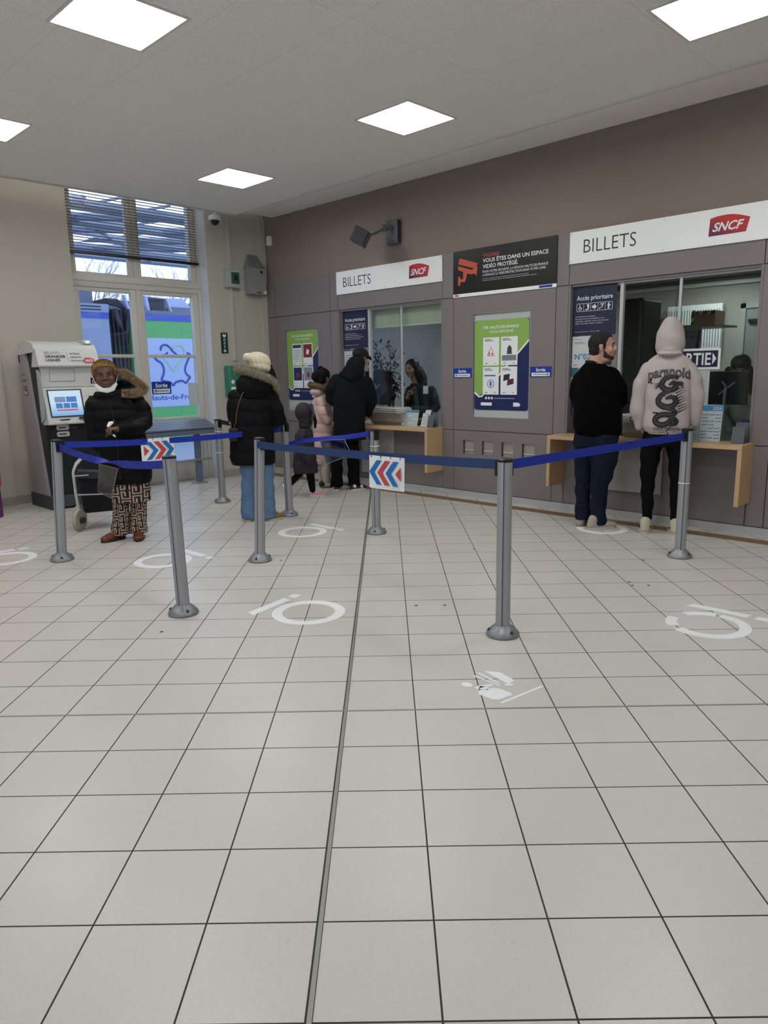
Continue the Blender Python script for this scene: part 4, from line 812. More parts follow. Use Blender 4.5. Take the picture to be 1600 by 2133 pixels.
sticker((3.86, -2.44), 0, 'round white floor marking in front of the small child'); sticker((3.82, -3.81), 0, 'round white floor marking behind the leaning front post'); sticker((2.78, -4.62), math.radians(85), 'round white floor marking cut by the left picture edge')
sticker((7.50, -2.49), 0, 'worn round white floor marking at the right edge', worn={20, 21, 22, 23, 30, 31, 12}); sticker((5.86, -.60), math.radians(20), 'round white floor marking under the dark haired man\'s shoes')
F = Fr((7.0, -3.93, 0), (1, 0, 0), (0, 1, 0), (0, 0, 1)); mb = MB(); W2F = lambda L: [(x-7.0, y+3.93) for x, y in L]
mb.prism(F, W2F([(6.955, -3.84), (7.02, -3.80), (7.125, -3.83), (7.13, -3.885)][::1]), 0, .0012) ; mb.prism(F, W2F([(7.115, -3.895), (7.14, -3.865), (7.15, -3.88), (7.13, -3.91)]), 0, .0012)
stroke(F, W2F([(6.945, -3.875), (7.09, -3.905)]), .012, 0, .0012, mb); stroke(F, W2F([(6.95, -3.915), (7.11, -3.925)]), .009, 0, .0012, mb); mb.prism(F, circ(-.01, -.085, .028, 14, .022), 0, .0012)
stroke(F, W2F([(7.045, -4.02), (7.05, -3.985), (7.08, -3.94)]), .022, 0, .0012, mb); stroke(F, W2F([(7.05, -4.0), (7.09, -3.985)]), .03, 0, .0012, mb)
mb.prism(F, [(x-7.0+7.145-7.0+.0, y+3.93) for x, y in []] or W2F([(7.07, -4.03), (7.10, -3.965), (7.13, -3.95), (7.20, -3.955), (7.205, -3.975), (7.19, -4.045), (7.165, -4.06), (7.09, -4.06)]), 0, .0012)
stroke(F, W2F([(7.215, -4.065), (7.255, -3.80)]), .014, 0, .0012, mb); tag(mb.build('floor_pictogram', STK), 'white worn pictogram sticker on the floor, in front of the centre right post', 'floor sticker')
# bolt holes left in the floor
mb = MB(); k = 0
for (x, y) in ((3.59, -2.9), (3.72, -2.72)): pass
for (x, y, lab) in ((5.28, -4.62, 'small black bolt hole in the floor left of the leaning front post'), (6.05, -3.32, 'small black bolt hole in the floor left of the centre'), (6.18, -3.20, 'small black bolt hole in the floor right of the centre line'), (5.45, -1.95, 'small black bolt hole, left one before the counter'), (5.7, -1.80, 'small black bolt hole, right one before the counter'),
                    (6.85, -2.06, 'small black bolt hole nearest the front right group'), (6.93, -1.99, 'small black bolt hole, right of its group'), (6.80, -2.0, 'small black bolt hole, top of its group'), (6.62, -1.40, 'small black bolt hole beside the right back post'), (4.53, -3.2, 'small black bolt hole beside the post at the jeans')):
    tag(MB().lathe((x, y, 0), [(.011, 0), (.010, .001)], 12).build('bolt_hole', INK), lab, 'bolt hole', 'bolt holes in the floor')

# ================================================================ ticket machine
t = thing('ticket_machine', 'tall white and black ticket vending machine with a lit screen, at the left', 'ticket machine', (.6, -3.16, 0)); S = CW
KW = mat('machine_white', '#c9c9c6', .35); KL = mat('machine_side_mauve', '#9d9396', .4); KB = mat('machine_black', '#14161a', .4); KG = mat('machine_plinth', '#3c3f43', .6)
y0, y1 = 2.86, 3.52      # distances from the counter wall
MB().prism(S, [(.30, 0), (.84, 0), (.90, .03), (.90, .15), (.30, .15)], y0+.01, y1+.01).build('plinth', KG, t)
MB().prism(S, [(.36, .15), (.86, .15), (.86, .93), (.80, 1.33), (.82, 1.55), (.80, 1.70), (.36, 1.70)], y0+.03, y1-.03).build('body', KB, t)
for a, b in ((y1-.03, y1+.0), (y0, y0+.03)): MB().prism(S, [(.33, .15), (.78, .15), (.53, 1.70), (.50, 1.78), (.40, 1.80), (.34, 1.72)], a, b).build('side_cladding', KL, t)
mb = MB(); mb.prism(S, [(.34, 1.68), (.80, 1.70), (.83, 1.72), (.80, 1.775), (.74, 1.805), (.58, 1.825), (.44, 1.815), (.37, 1.78)], y0-.005, y1+.005); mb.build('rounded_top', KW, t)
mb = MB(); mb.prism(S, [(.70, 1.545), (.90, 1.545), (.905, 1.56), (.845, 1.735), (.78, 1.735)], y0+.0, y1-.0); hd = mb.build('header', KW, t)
Fh = Fr((.907, -3.50, 1.565), (0, 1, 0), (-.058, 0, .165)); mb = MB()
text(mb, Fh, 'BILLETS', .06, .123, .024, .002, width=.16); mb.build('grey_lettering', GREYINK, hd); mb = MB(); text(mb, Fh, 'GRANDES', .06, .080, .026, .002, bold=.03, width=.215); text(mb, Fh, 'LIGNES', .06, .040, .026, .002, bold=.03, width=.155)
for i, s in enumerate(('achat', 'retrait', 'échange')): text(mb, Fh, s, .33, .118-.040*i, .022, .002, width=(.11, .125, .165)[i])
mb.prism(Fh, rect(.30, .03, .3015, .15), .001, .002); mb.build('lettering', INK, hd); logo(Fh, .475, .018, .115, .062, .001, hd)
MB().prism(S, [(.80, 1.33), (.84, 1.33), (.86, 1.545), (.80, 1.545)], y0+.03, y1-.03).build('upper_panel', KW, t)
Fu = Fr((.8415, -3.49, 1.34), (0, 1, 0), (.02, 0, .215)); mb = MB(); mb.ring(Fu, rrect(.09, .05, .36, .18, .006), rrect(.093, .053, .357, .177, .005), 0, .003); mb.build('hatch_seam', GREYINK, t)
mb = MB(); mb.prism(Fu, rect(.535, .02, .60, .085), 0, .002); w = mb.build('wheelchair_mark', BLACK, t); mb = MB(); mb.ring(Fu, circ(.563, .042, .014, 14), circ(.563, .042, .010, 14), .002, .003); mb.prism(Fu, circ(.567, .073, .005, 8), .002, .003); stroke(Fu, [(.567, .068), (.569, .05), (.581, .05), (.587, .034)], .004, .002, .003, mb); mb.build('wheelchair_symbol', WINK, w)
mb = MB(); mb.prism(S, [(.80, .93), (.955, .93), (.965, .945), (.885, 1.325), (.80, 1.325)], y0-.0, y1-.02); co = mb.build('console', KW, t)
Fc = Fr((.966, -3.50, .945), (0, 1, 0), (-.08, 0, .38)); mb = MB(); mb.prism(Fc, rect(.035, .065, .405, .365), 0, .006); mb.build('screen_bezel', KB, co)
def screen_mat():
    m = bpy.data.materials.new('screen_glow'); m.use_nodes = True; nt = m.node_tree; b = nt.nodes['Principled BSDF']; tc = nd(nt, 'TexCoord'); sp = nd(nt, 'SeparateXYZ'); nt.links.new(tc.outputs['Generated'], sp.inputs[0]); rp = nd(nt, 'ValToRGB'); nt.links.new(sp.outputs['Z'], rp.inputs[0])
    e = rp.color_ramp.elements; e[0].color = lin('#7db4e8'); e[1].color = lin('#cfe8fb'); e[1].position = .5; nt.links.new(rp.outputs[0], b.inputs['Emission Color']); b.inputs['Emission Strength'].default_value = .34; b.inputs['Base Color'].default_value = (.02, .02, .02, 1); b.inputs['Roughness'].default_value = .15; return m
mb = MB(); mb.prism(Fc, rect(.048, .078, .390, .352), .006, .007); sc = mb.build('screen', screen_mat(), co)
SB = mat('screen_button_blue', '#3f74b8', .4, emit=.16); SG = mat('screen_button_grey', '#6f86b0', .4, emit=.16); SR = mat('screen_bar_red', '#b85a62', .4, emit=.16)
mb = MB(); mb.prism(Fc, rect(.10, .225, .215, .285), .007, .008, SG); mb.prism(Fc, rect(.225, .225, .335, .285), .007, .008, SB)
for k in range(3): mb.prism(Fc, rect(.105+.08*k, .16, .175+.08*k, .215), .007, .008, SB)
mb.prism(Fc, rect(.11, .132, .335, .148), .007, .008, SR); mb.build('screen_button', None, sc)
MB().prism(Fc, rect(.33, .035, .42, .055), 0, .022).build('contactless_pad', BLACK, co); mb = MB(); mb.prism(Fc, [(.11, .04), (.24, .045), (.22, .03), (.14, .028)], 0, .003); mb.build('card_slot', INK, co)
mb = MB(); mb.prism(Fc, rrect(.45, .20, .59, .33, .005), 0, .006); cr = mb.build('banknote_unit', KW, co); mb = MB(); mb.prism(Fc, rect(.475, .225, .565, .285), .006, .009); mb.build('banknote_slot', INK, cr)
Fl = Fr((.861, -3.49, 0), (0, 1, 0)); 
for z in (.865, .795): mb = MB(); mb.prism(Fl, rrect(.10, z, .235, z+.055, .02), 0, .012, KW); mb.prism(Fl, rrect(.12, z+.02, .20, z+.033, .004), .012, .014, INK); mb.build('ticket_outlet', None, t)
mb = MB(); text(mb, Fl, 'Échange', .25, .885, .014, .002, width=.07); mb.build('outlet_lettering', GREYINK, t)
for a in (y1-.012,): MB().prism(S, [(.80, .95), (.90, 1.0), (.93, 1.15), (.92, 1.35), (.86, 1.50), (.80, 1.52)], a, a+.006).build('glass_side_screen', mat('frosted_green_glass', '#a9bdb6', .25), t)
Fs = Fr((0, -3.5215, 0), (1, 0, 0)); mb = MB(); mb.prism(Fs, rect(.345, 1.60, .385, 1.70), 0, .002, BLACK); mb.build('side_symbol', None, t)
mb = MB()
for i, s in enumerate(('achat', 'retrait', 'échange')): text(mb, Fs, s, .405, 1.46-.066*i, .032, .001, width=(.085, .10, .12)[i])
mb.build('side_lettering', mat('side_ink', '#4c4448', .5), t); logo(Fs, .44, 1.24, .08, .075, .001, t, mat('side_logo', '#8c3a44', .5))
MB().rbox(.62, .80, -2.98, -2.88, 1.79, 1.835, .012).build('light_housing', KW, t); MB().rbox(.795, .806, -2.95, -2.91, 1.80, 1.82, .003).build('status_light', mat('status_cyan', '#7fd0d8', .3, emit=.8), t)

# red and purple machine cut off at the left edge
t = thing('photo_vending_cabinet', 'red cabinet with a purple foot cut by the left picture edge', 'cabinet', (.61, -4.19, 0))
MB().rbox(.36, .86, -4.51, -3.99, .30, .98, .05).build('red_body', mat('cabinet_red', '#c02c3c', .4), t, smooth=True); mb = MB(); mb.prism(Fr((.61, -4.26, 0), (1, 0, 0), (0, 1, 0), (0, 0, 1)), rrect(-.24, -.25, .245, .255, .06), 0, .30); mb.build('purple_foot', mat('cabinet_purple', '#5b1f66', .4), t, smooth=True)

# perch bench under the window
t = thing('perch_bench', 'blue grey slatted perch bench in front of the tall window', 'bench', (.4, -1.75, 0)); BG = mat('bench_blue_grey', '#667081', .4, metal=.1)
for k in range(4):
    x = .22+.075*k; z = .845-.024*k; MB().hexa([(x, -2.42, z-.02), (x+.066, -2.42, z-.041), (x+.066, -1.15, z-.041), (x, -1.15, z-.02), (x, -2.42, z), (x+.066, -2.42, z-.021), (x+.066, -1.15, z-.021), (x, -1.15, z)]).build('slat', BG, t)
MB().hexa([(.21, -2.43, .75), (.51, -2.43, .665), (.51, -1.14, .665), (.21, -1.14, .75), (.21, -2.43, .815), (.51, -2.43, .72), (.51, -1.14, .72), (.21, -1.14, .815)]).build('seat_frame', BG, t)
for y in (-1.38, -2.22): MB().rbox(.34, .40, y-.04, y+.04, .012, .70, .01).build('leg', BG, t); MB().lathe((.37, y, 0), [(.11, 0), (.11, .008), (.05, .016)], 24).build('foot_plate', GREYP, t, smooth=True)
MB().tube([(.42, -2.3, .32), (.42, -1.20, .32)], .016, 10).build('foot_rail', ALU, t, smooth=True)

# shopping trolley behind the blond woman
t = thing('shopping_trolley', 'black wheeled shopping trolley with a white frame beside the blond woman', 'shopping trolley', (2.35, -4.0, 0), 0); TB = mat('trolley_cloth', '#15151a', .85, bump=.3, scale=25); TW = mat('trolley_white', '#c8c8c4', .4)
def TF(p):   # trolley axes
    r = Vector((.39, .92, 0)); a = Vector((-.92, .39, 0)); return Vector((2.10, -3.61, 0))+r*p[0]+a*p[1]+Vector((0, 0, p[2]))
class L3:
    def __init__(s): pass
mb = MB(); pts = [(-.07, -.09, .15), (.27, -.07, .15), (.27, .12, .15), (-.07, .10, .15), (-.10, -.10, .53), (.24, -.08, .50), (.24, .12, .50), (-.10, .10, .53)]; mb.hexa([TF(p) for p in pts]); bg = mb.build('bag', TB, t)
bv = bg.modifiers.new('bevel', 'BEVEL'); bv.width = .03; bv.segments = 3
MB().hexa([TF(p) for p in [(-.11, -.12, .50), (.26, -.10, .46), (.26, .13, .46), (-.11, .12, .50), (-.09, -.10, .56), (.24, -.08, .52), (.24, .12, .52), (-.09, .10, .56)]]).build('bag_flap', mat('trolley_flap', '#24262c', .7), t)
for y in (-.115, .10): MB().tube([TF(p) for p in [(-.10, y, .10), (-.115, y, .18), (-.128, y, .36), (-.132, y, .55), (-.10, y, .62), (-.05, y*.6, .67)]], .011, 8).build('frame_tube', TW, t, smooth=True)
MB().tube([TF(p) for p in [(-.05, -.07, .67), (.0, 0, .70), (-.05, .06, .67)]], .015, 8).build('handle_grip', BLACK, t, smooth=True); MB().tube([TF((-.11, -.118, .34)), TF((.26, -.09, .32))], .006, 6).tube([TF((-.128, -.118, .52)), TF((.0, -.11, .52))], .006, 6).build('cross_bar', TW, t)
for y in (-.13, .13): c = TF((-.115, y, .10)); ax = (TF((.55, -.85, 0))-TF((0, 0, 0))).normalized(); ax = Vector((.80, .60, 0)) ; MB().lathe(c-ax*.018, [(.10, 0), (.105, .012), (.105, .024), (.10, .036)], 28, axis=ax).build('wheel', mat('wheel_cream', '#a39c8c', .6), t, smooth=True)
MB().lathe(TF((-.115, -.13, .10))+Vector((.80, .60, 0))*.019, [(.03, 0), (.03, .03), (.012, .04)], 14, axis=Vector((.8, .6, 0))).build('hub', INK, t)
MB().rbox(0, .001, 0, .001, 0, .001, .0001).v if 0 else None

# ================================================================ people
def remesh(vs, fs, voxel, smooth=3, fn=None):
    me = bpy.data.meshes.new('tmp'); me.from_pydata(vs, [], fs); o = bpy.data.objects.new('tmp', me); COL.objects.link(o)
    md = o.modifiers.new('r', 'REMESH'); md.mode = 'VOXEL'; md.voxel_size = voxel
    if smooth: s = o.modifiers.new('s', 'SMOOTH'); s.factor = .6; s.iterations = smooth
    dg = bpy.context.evaluated_depsgraph_get(); r = bpy.data.meshes.new_from_object(o.evaluated_get(dg)); bpy.data.objects.remove(o); bpy.data.meshes.remove(me)
    if fn:
        n = len(r.vertices); co = np.empty(n*3, 'f'); r.vertices.foreach_get('co', co); no = np.empty(n*3, 'f'); r.vertices.foreach_get('normal', no)
        co = co.reshape(-1, 3); no = no.reshape(-1, 3); co = fn(co, no).astype('f'); r.vertices.foreach_set('co', co.ravel())
    r.polygons.foreach_set('use_smooth', [True]*len(r.polygons)); r.update(); return r
class Bl:
    """gathers round limbs and masses that are then fused into one skin"""
    def __init__(s): s.v = []; s.f = []
    def _a(s, V, fs): k = len(s.v); s.v += V; s.f += [[k+i for i in f] for f in fs]; return s
    def cap(s, pts, rs, n=14, flat=1, fdir=None):
        pts = [Vector(p) for p in pts]; rs = rs if isinstance(rs, (list, tuple)) else [rs]*len(pts); R = []
        d0 = (pts[1]-pts[0]).normalized(); d1 = (pts[-1]-pts[-2]).normalized()
        for a in (80, 50, 22): a = math.radians(a); R.append((pts[0]-d0*rs[0]*math.sin(a), rs[0]*math.cos(a), d0))
        for i, p in enumerate(pts):
            t = (pts[min(i+1, len(pts)-1)]-pts[max(i-1, 0)]).normalized(); R.append((p, rs[i], t))
        for a in (22, 50, 80): a = math.radians(a); R.append((pts[-1]+d1*rs[-1]*math.sin(a), rs[-1]*math.cos(a), d1))
        ref = Vector(fdir) if fdir else d0.orthogonal(); V = []
        for p, r, t in R:
            q = (ref-t*ref.dot(t))
            if q.length < 1e-4: q = t.orthogonal()
            q.normalize(); b = t.cross(q)
            if not fdir: ref = q
            V += [p+(q*math.cos(2*math.pi*k/n)*flat+b*math.sin(2*math.pi*k/n))*r for k in range(n)]
        L = len(R); fs = [(i*n+k, i*n+(k+1) % n, (i+1)*n+(k+1) % n, (i+1)*n+k) for i in range(L-1) for k in range(n)]+[list(range(n))[::-1], [(L-1)*n+k for k in range(n)]]
        return s._a(V, fs)
    def ell(s, c, r, B=None, n=16, m=12):
        c = Vector(c); B = B or Matrix.Identity(3); V = []
        for i in range(m+1):
            a = math.pi*(i/m)
            a = max(.08, min(math.pi-.08, a))
            for k in range(n): b = 2*math.pi*k/n; V.append(c+B @ Vector((r[0]*math.sin(a)*math.cos(b), r[1]*math.sin(a)*math.sin(b), -r[2]*math.cos(a))))
        fs = [(i*n+k, i*n+(k+1) % n, (i+1)*n+(k+1) % n, (i+1)*n+k) for i in range(m) for k in range(n)]+[list(range(n))[::-1], [m*n+k for k in range(n)]]
        return s._a(V, fs)
    def loft(s, secs, n=28, p=2.4):
        """sections (cx, cy, z, rx, ry), superellipse"""
        V = []
        for cx, cy, z, rx, ry in secs:
            for k in range(n):
                a = 2*math.pi*k/n; c, d = math.cos(a), math.sin(a); V.append(Vector((cx+rx*abs(c)**(2/p)*(1 if c > 0 else -1), cy+ry*abs(d)**(2/p)*(1 if d > 0 else -1), z)))
        L = len(secs); fs = [(i*n+k, i*n+(k+1) % n, (i+1)*n+(k+1) % n, (i+1)*n+k) for i in range(L-1) for k in range(n)]+[list(range(n))[::-1], [(L-1)*n+k for k in range(n)]]
        if secs[0][2] > secs[-1][2]: fs = [list(reversed(f)) for f in fs]
        return s._a(V, fs)
    def make(s, name, m, parent, voxel=.009, smooth=3, fn=None):
        me = remesh(s.v, s.f, voxel, smooth, fn); me.materials.clear(); me.materials.append(m); o = link(name, me, parent); return o
def person(loc, R, label, group=None):
    return thing('person', label, 'person', (loc[0], loc[1], 0), math.atan2(R[1], R[0]), group)
def basis(f, tilt=0, roll=0):
    """head axes: x = its right, y = face direction, z = up"""
    a = math.atan2(f[1], f[0])-math.pi/2; return Matrix.Rotation(a, 3, 'Z') @ Matrix.Rotation(tilt, 3, 'X') @ Matrix.Rotation(roll, 3, 'Y')
def head(b, c, B, k=1.0, wide=1.0):
    c = Vector(c); P = lambda x, y, z: c+B @ (Vector((x*wide, y, z))*k)
    E = lambda p, r: b.ell(P(*p), (r[0]*k*wide, r[1]*k, r[2]*k), B)
    E((0, -.012, .035), (.076, .094, .083)); E((0, .012, -.02), (.067, .074, .083)); E((0, .030, -.070), (.048, .050, .042)); E((0, .062, -.088), (.024, .022, .018))
    E((.036, .056, -.028), (.026, .026, .030)); E((-.036, .056, -.028), (.026, .026, .030)); E((0, .078, .022), (.050, .012, .012)); 
    b.cap([P(0, .084, .012), P(0, .100, -.022)], [.0085*k, .0125*k]); E((.011, .093, -.029), (.008, .011, .008)); E((-.011, .093, -.029), (.008, .011, .008)); E((0, .078, -.055), (.028, .014, .018))
    for s in (-1, 1): E((s*.0765, -.010, -.010), (.009, .016, .027)); E((s*.079, -.012, .008), (.009, .018, .016))
    return P
def face(P, B, k, par, iris='#2a1c12', lip='#8c4a45', brow='#1e1511', wide=1.0, scl='#d8d2cc'):
    EY = mat('eye_white_'+scl, scl, .25)
    for s in (-1, 1):
        e = Bl().ell(P(s*.031, .0755, .004), (.0135*k, .009*k, .0058*k), B); me = bpy.data.meshes.new('eye'); me.from_pydata(e.v, [], e.f); me.materials.append(EY); me.polygons.foreach_set('use_smooth', [True]*len(me.polygons)); eo = link('eye', me, par)
        e = Bl().ell(P(s*.031, .0832, .004), (.0060*k, .0035*k, .0060*k), B); me = bpy.data.meshes.new('iris'); me.from_pydata(e.v, [], e.f); me.materials.append(mat('iris_'+iris, iris, .2)); link('iris', me, eo)
        e = Bl().cap([P(s*.014, .087, .0225), P(s*.032, .088, .0275), P(s*.050, .077, .022)], [.0026*k, .0034*k, .0018*k], 8); me = bpy.data.meshes.new('eyebrow'); me.from_pydata(e.v, [], e.f); me.materials.append(mat('brow_'+brow, brow, .9)); link('eyebrow', me, par)
        e = Bl().cap([P(s*.015, .082, .0085), P(s*.031, .0845, .0108), P(s*.046, .076, .007)], [.0016*k, .0026*k, .0016*k], 6); me = bpy.data.meshes.new('eyelid'); me.from_pydata(e.v, [], e.f); me.materials.append(mat('brow_'+brow, brow, .9)); link('eyelid', me, par)
    e = Bl().cap([P(-.022, .082, -.056), P(-.008, .091, -.0535), P(.008, .091, -.0535), P(.022, .082, -.056)], [.0025*k, .0058*k, .0058*k, .0025*k], 8); e.cap([P(-.016, .084, -.061), P(0, .090, -.063), P(.016, .084, -.061)], [.003*k, .0065*k, .003*k], 8); me = bpy.data.meshes.new('lips'); me.from_pydata(e.v, [], e.f); me.materials.append(mat('lips_'+lip, lip, .4)); me.polygons.foreach_set('use_smooth', [True]*len(me.polygons)); link('lips', me, par)
def shell(name, P, B, k, wide, inflate, keep, m, par, rough=0, extra=None, vox=.0042):
    """hair or beard that hugs the head: outside keep() the surface sinks under the skin"""
    c = P(0, 0, 0); b = Bl(); E = lambda p, r: b.ell(P(*p), ((r[0]*k+inflate)*wide, r[1]*k+inflate, r[2]*k+inflate), B)
    for p, r in (((0, -.012, .035), (.076, .094, .083)), ((0, .012, -.02), (.067, .074, .083)), ((0, .030, -.070), (.048, .050, .042)), ((0, .062, -.088), (.024, .022, .018)), ((.036, .056, -.028), (.026, .026, .030)), ((-.036, .056, -.028), (.026, .026, .030)), ((0, .078, .022), (.050, .012, .012)), ((0, -.045, -.015), (.064, .056, .070))): E(p, r)
    if extra: extra(b)
    Bi = np.array(B.transposed()); cc = np.array(c)
    def fn(co, no):
        q = (co-cc) @ Bi.T / k; q[:, 0] /= wide; mask = keep(q[:, 0], q[:, 1], q[:, 2]); out = co-no*(np.where(mask, 0, inflate+.010))[:, None]
        if rough: out = out+no*(mask*np.sin(co[:, 0]*230+co[:, 2]*60)*np.sin(co[:, 1]*210-co[:, 2]*40)*np.sin(co[:, 2]*190)*rough)[:, None]
        return out
    return b.make(name, m, par, vox, 2, fn)
def line(ys, zs): return lambda x, y, z: z > np.interp(y, ys, zs)
def spl(pts, n=8):
    pts = [Vector(p) for p in pts]; R_ = []
    for i in range(len(pts)-1):
        p0, p1, p2, p3 = pts[max(i-1, 0)], pts[i], pts[i+1], pts[min(i+2, len(pts)-1)]
        for j in range(n): f = j/n; R_.append(.5*((2*p1)+(p2-p0)*f+(2*p0-5*p1+4*p2-p3)*f*f+(3*p1-p0-3*p2+p3)*f**3))
    return R_+[pts[-1]]
def hand(b, w, d, nrm, side, curl=.6, k=1.0, spread=.12):
    """w wrist, d finger direction, nrm palm side, side=+1 thumb on d x nrm"""
    w, d, nrm = Vector(w), Vector(d).normalized(), Vector(nrm); nrm = (nrm-d*nrm.dot(d)).normalized(); t = d.cross(nrm)*side
    b.cap([w, w+d*.03*k, w+d*.075*k], [.024*k, .030*k, .034*k], 14, .55, nrm)
    for i, (o, L) in enumerate(((.030, .068), (.011, .078), (-.009, .072), (-.028, .056))):
        p = w+d*.085*k+t*o*k; a = t*(spread*o*8); dd = (d+a).normalized(); q = [p-d*.02*k, p]; c = 0
        for j, f in enumerate((.45, .32, .26)):
            c += curl*(.9, 1.1, .8)[j]; e = dd*math.cos(c)+nrm*math.sin(c); q.append(q[-1]+e*L*f*k)
        b.cap(q, [.0095*k, .0095*k, .009*k, .0085*k, .0075*k], 10)
    b.cap([w+d*.02*k+t*.022*k, w+d*.045*k+t*.042*k+nrm*.012*k, w+d*.072*k+t*.048*k+nrm*.03*k*(1+curl), w+d*.092*k+t*.036*k+nrm*.042*k*(1+curl)], [.014*k, .012*k, .0105*k, .0085*k], 10)
def quilt(p, a, z0=0, seam=.0):
    def fn(co, no):
        z = co[:, 2]+.012*np.sin(co[:, 0]*9+co[:, 1]*7); w = np.abs(np.sin(np.pi*(z-z0)/p))**.45
        n = np.sin(co[:, 0]*43+co[:, 2]*21)*np.sin(co[:, 1]*37-co[:, 2]*33)*.0018
        return co+no*((w-1)*a+n)[:, None]
    return fn
def folds(a, f=1.0):
    def fn(co, no):
        w = np.sin(co[:, 2]*38*f+co[:, 0]*16*f+3*np.sin(co[:, 0]*9+co[:, 1]*5))*np.sin(co[:, 0]*11+co[:, 1]*13+co[:, 2]*7); return co+no*(w*a)[:, None]
    return fn
def furband(name, pts, r, par, cols, closed=False, L=.03, n=3200, m=None):
    """a thick fur trim: a soft core with many fine tufts"""
    pts = [Vector(p) for p in pts]; mb = MB(); C = []
    N = 40
    def at(t):
        x = t*(len(pts)-1); i = min(int(x), len(pts)-2); f = x-i; p0, p1, p2, p3 = pts[max(i-1, 0)], pts[i], pts[i+1], pts[min(i+2, len(pts)-1)]
        return .5*((2*p1)+(p2-p0)*f+(2*p0-5*p1+4*p2-p3)*f*f+(3*p1-p0-3*p2+p3)*f**3)
    path = [at(i/N) for i in range(N+1)]; rr = [r*(.55+.45*min(1, 5*min(i, N-i)/N)) for i in range(N+1)]; mb.tube(path, [x*.8 for x in rr], 12, cols[0])
    V = []; 
    for k in range(n):
        i = random.randrange(N); f = random.random(); c = path[i].lerp(path[i+1], f); t = (path[i+1]-path[i]).normalized(); a = random.uniform(0, 6.283); e = t.orthogonal().normalized(); g = t.cross(e); d = e*math.cos(a)+g*math.sin(a)
        p = c+d*rr[i]*.72; l = L*random.uniform(.5, 1.15); q = p+(d+t*random.uniform(-.5, .5)+Vector((0, 0, -.35))).normalized()*l; s = t.cross(d).normalized()*.0014
        if random.random() < .5: s = t*.0014
        mb.add([p-s, p+s, q], [(0, 1, 2)], cols[random.randrange(len(cols))])
    return mb.build(name, None, par, local=True)
def hairtufts(name, c, B, r, par, m, L=.02, n=1500, cond=None, core=None):
    """short hair: many fine locks rooted on the skull"""
    mb = MB(); c = Vector(c)
    if core: mb.add(core.v, core.f, m)
    k = 0
    while k < n:
        d = Vector((random.gauss(0, 1), random.gauss(0, 1), random.gauss(0, 1))).normalized()
        if cond and not cond(d): k += .2; continue
        k += 1; p = c+B @ Vector((d.x*r[0], d.y*r[1], d.z*r[2])); dw = (B @ d); q = p+(dw+Vector((random.gauss(0, .5), random.gauss(0, .5), random.gauss(0, .4)))).normalized()*L*random.uniform(.5, 1); s = dw.orthogonal().normalized()*.003
        if random.random() < .5: s = dw.cross(s)
        mb.add([p-s, p+s, q], [(0, 1, 2)])
    return mb.build(name, m, par, local=True)
def shoe(name, heel, toe, par, m, sole, k=1.0, ht=.09, w=.042, extra=None, label=None):
    """heel and toe on the ground, toe may be lifted"""
    h, t = Vector(heel), Vector(toe); d = (t-h).normalized(); L = (t-h).length; s = d.cross(Vector((0, 0, 1))).normalized(); u = s.cross(d)
    def P(a, b, c): return h+d*L*a+s*b+u*c
    b = Bl(); b.cap([P(.12, 0, .035), P(.35, 0, .035), P(.62, 0, .034), P(.86, 0, .028)], [w*.78, w*.85, w*.98, w*.78], 16, .80, u)
    b.cap([P(.13, 0, .04), P(.17, 0, ht)], [w*.80, w*.80]); b.cap([P(.2, 0, ht*.78), P(.5, 0, .055), P(.66, 0, .04)], [w*.72, w*.65, w*.5])
    o = b.make(name, m, par, .005, 3)
    if label: o['label'] = label
    out = [P(.5+.52*math.cos(x), w*(1.02-.10*math.cos(x*1))*math.sin(x), 0) for x in [2*math.pi*i/24 for i in range(24)]]
    V = out+[p+u*.022 for p in out]; me = bpy.data.meshes.new('sole'); me.from_pydata(V, [], [(i, (i+1) % 24, 24+(i+1) % 24, 24+i) for i in range(24)]+[list(range(24))[::-1], [24+i for i in range(24)]]); me.materials.append(sole); link('sole', me, o)
    if extra:
        mb = MB()
        for (a, bb, c, r) in extra[1]: mb.lathe(P(a, bb, c), [(r, -.004), (r*.9, .006)], 12, axis=s*(1 if bb > 0 else -1))
        mb.build('side_mark', extra[0], o, local=True)
    if 1:
        mb = MB()
        for j in range(3): mb.tube([P(.40+.09*j, -w*.5, .072-.010*j), P(.42+.09*j, 0, .082-.012*j), P(.40+.09*j, w*.5, .072-.010*j)], .003, 5)
        mb.build('laces', sole, o, local=True)
    return o
def skin(name, hexc): return mat('skin_'+name, hexc, .5, vary=.04, vscale=20)
def seam(name, pts, r, m, par): return MB().tube([Vector(p) for p in pts], r, 6).build(name, m, par, local=True, smooth=True)
def printed(par, target, F, draw, m, off=.004, name='print'):
    """a print that follows the cloth: shapes are laid on it along the frame's normal"""
    mb = MB(); draw(mb); bm = bmesh.new(); vs = [bm.verts.new(v) for v in mb.v]
    for f in mb.f:
        try: bm.faces.new([vs[i] for i in f])
        except Exception: pass
    bmesh.ops.triangulate(bm, faces=bm.faces[:])
    for _ in range(3):
        e = [x for x in bm.edges if x.calc_length() > .02]
        if not e: break
        bmesh.ops.subdivide_edges(bm, edges=e, cuts=1); bmesh.ops.triangulate(bm, faces=[f for f in bm.faces if len(f.verts) > 3])
    T = BVHTree.FromPolygons([v.co for v in target.data.vertices], [list(p.vertices) for p in target.data.polygons])
    for v in bm.verts:
        o = Vector(v.co)+F.n*.5; h = T.ray_cast(o, -F.n, 1.5)
        if h[0] is not None: v.co = h[0]+F.n*off
    me = bpy.data.meshes.new(name); bm.to_mesh(me); bm.free(); me.materials.append(m); return link(name, me, par)

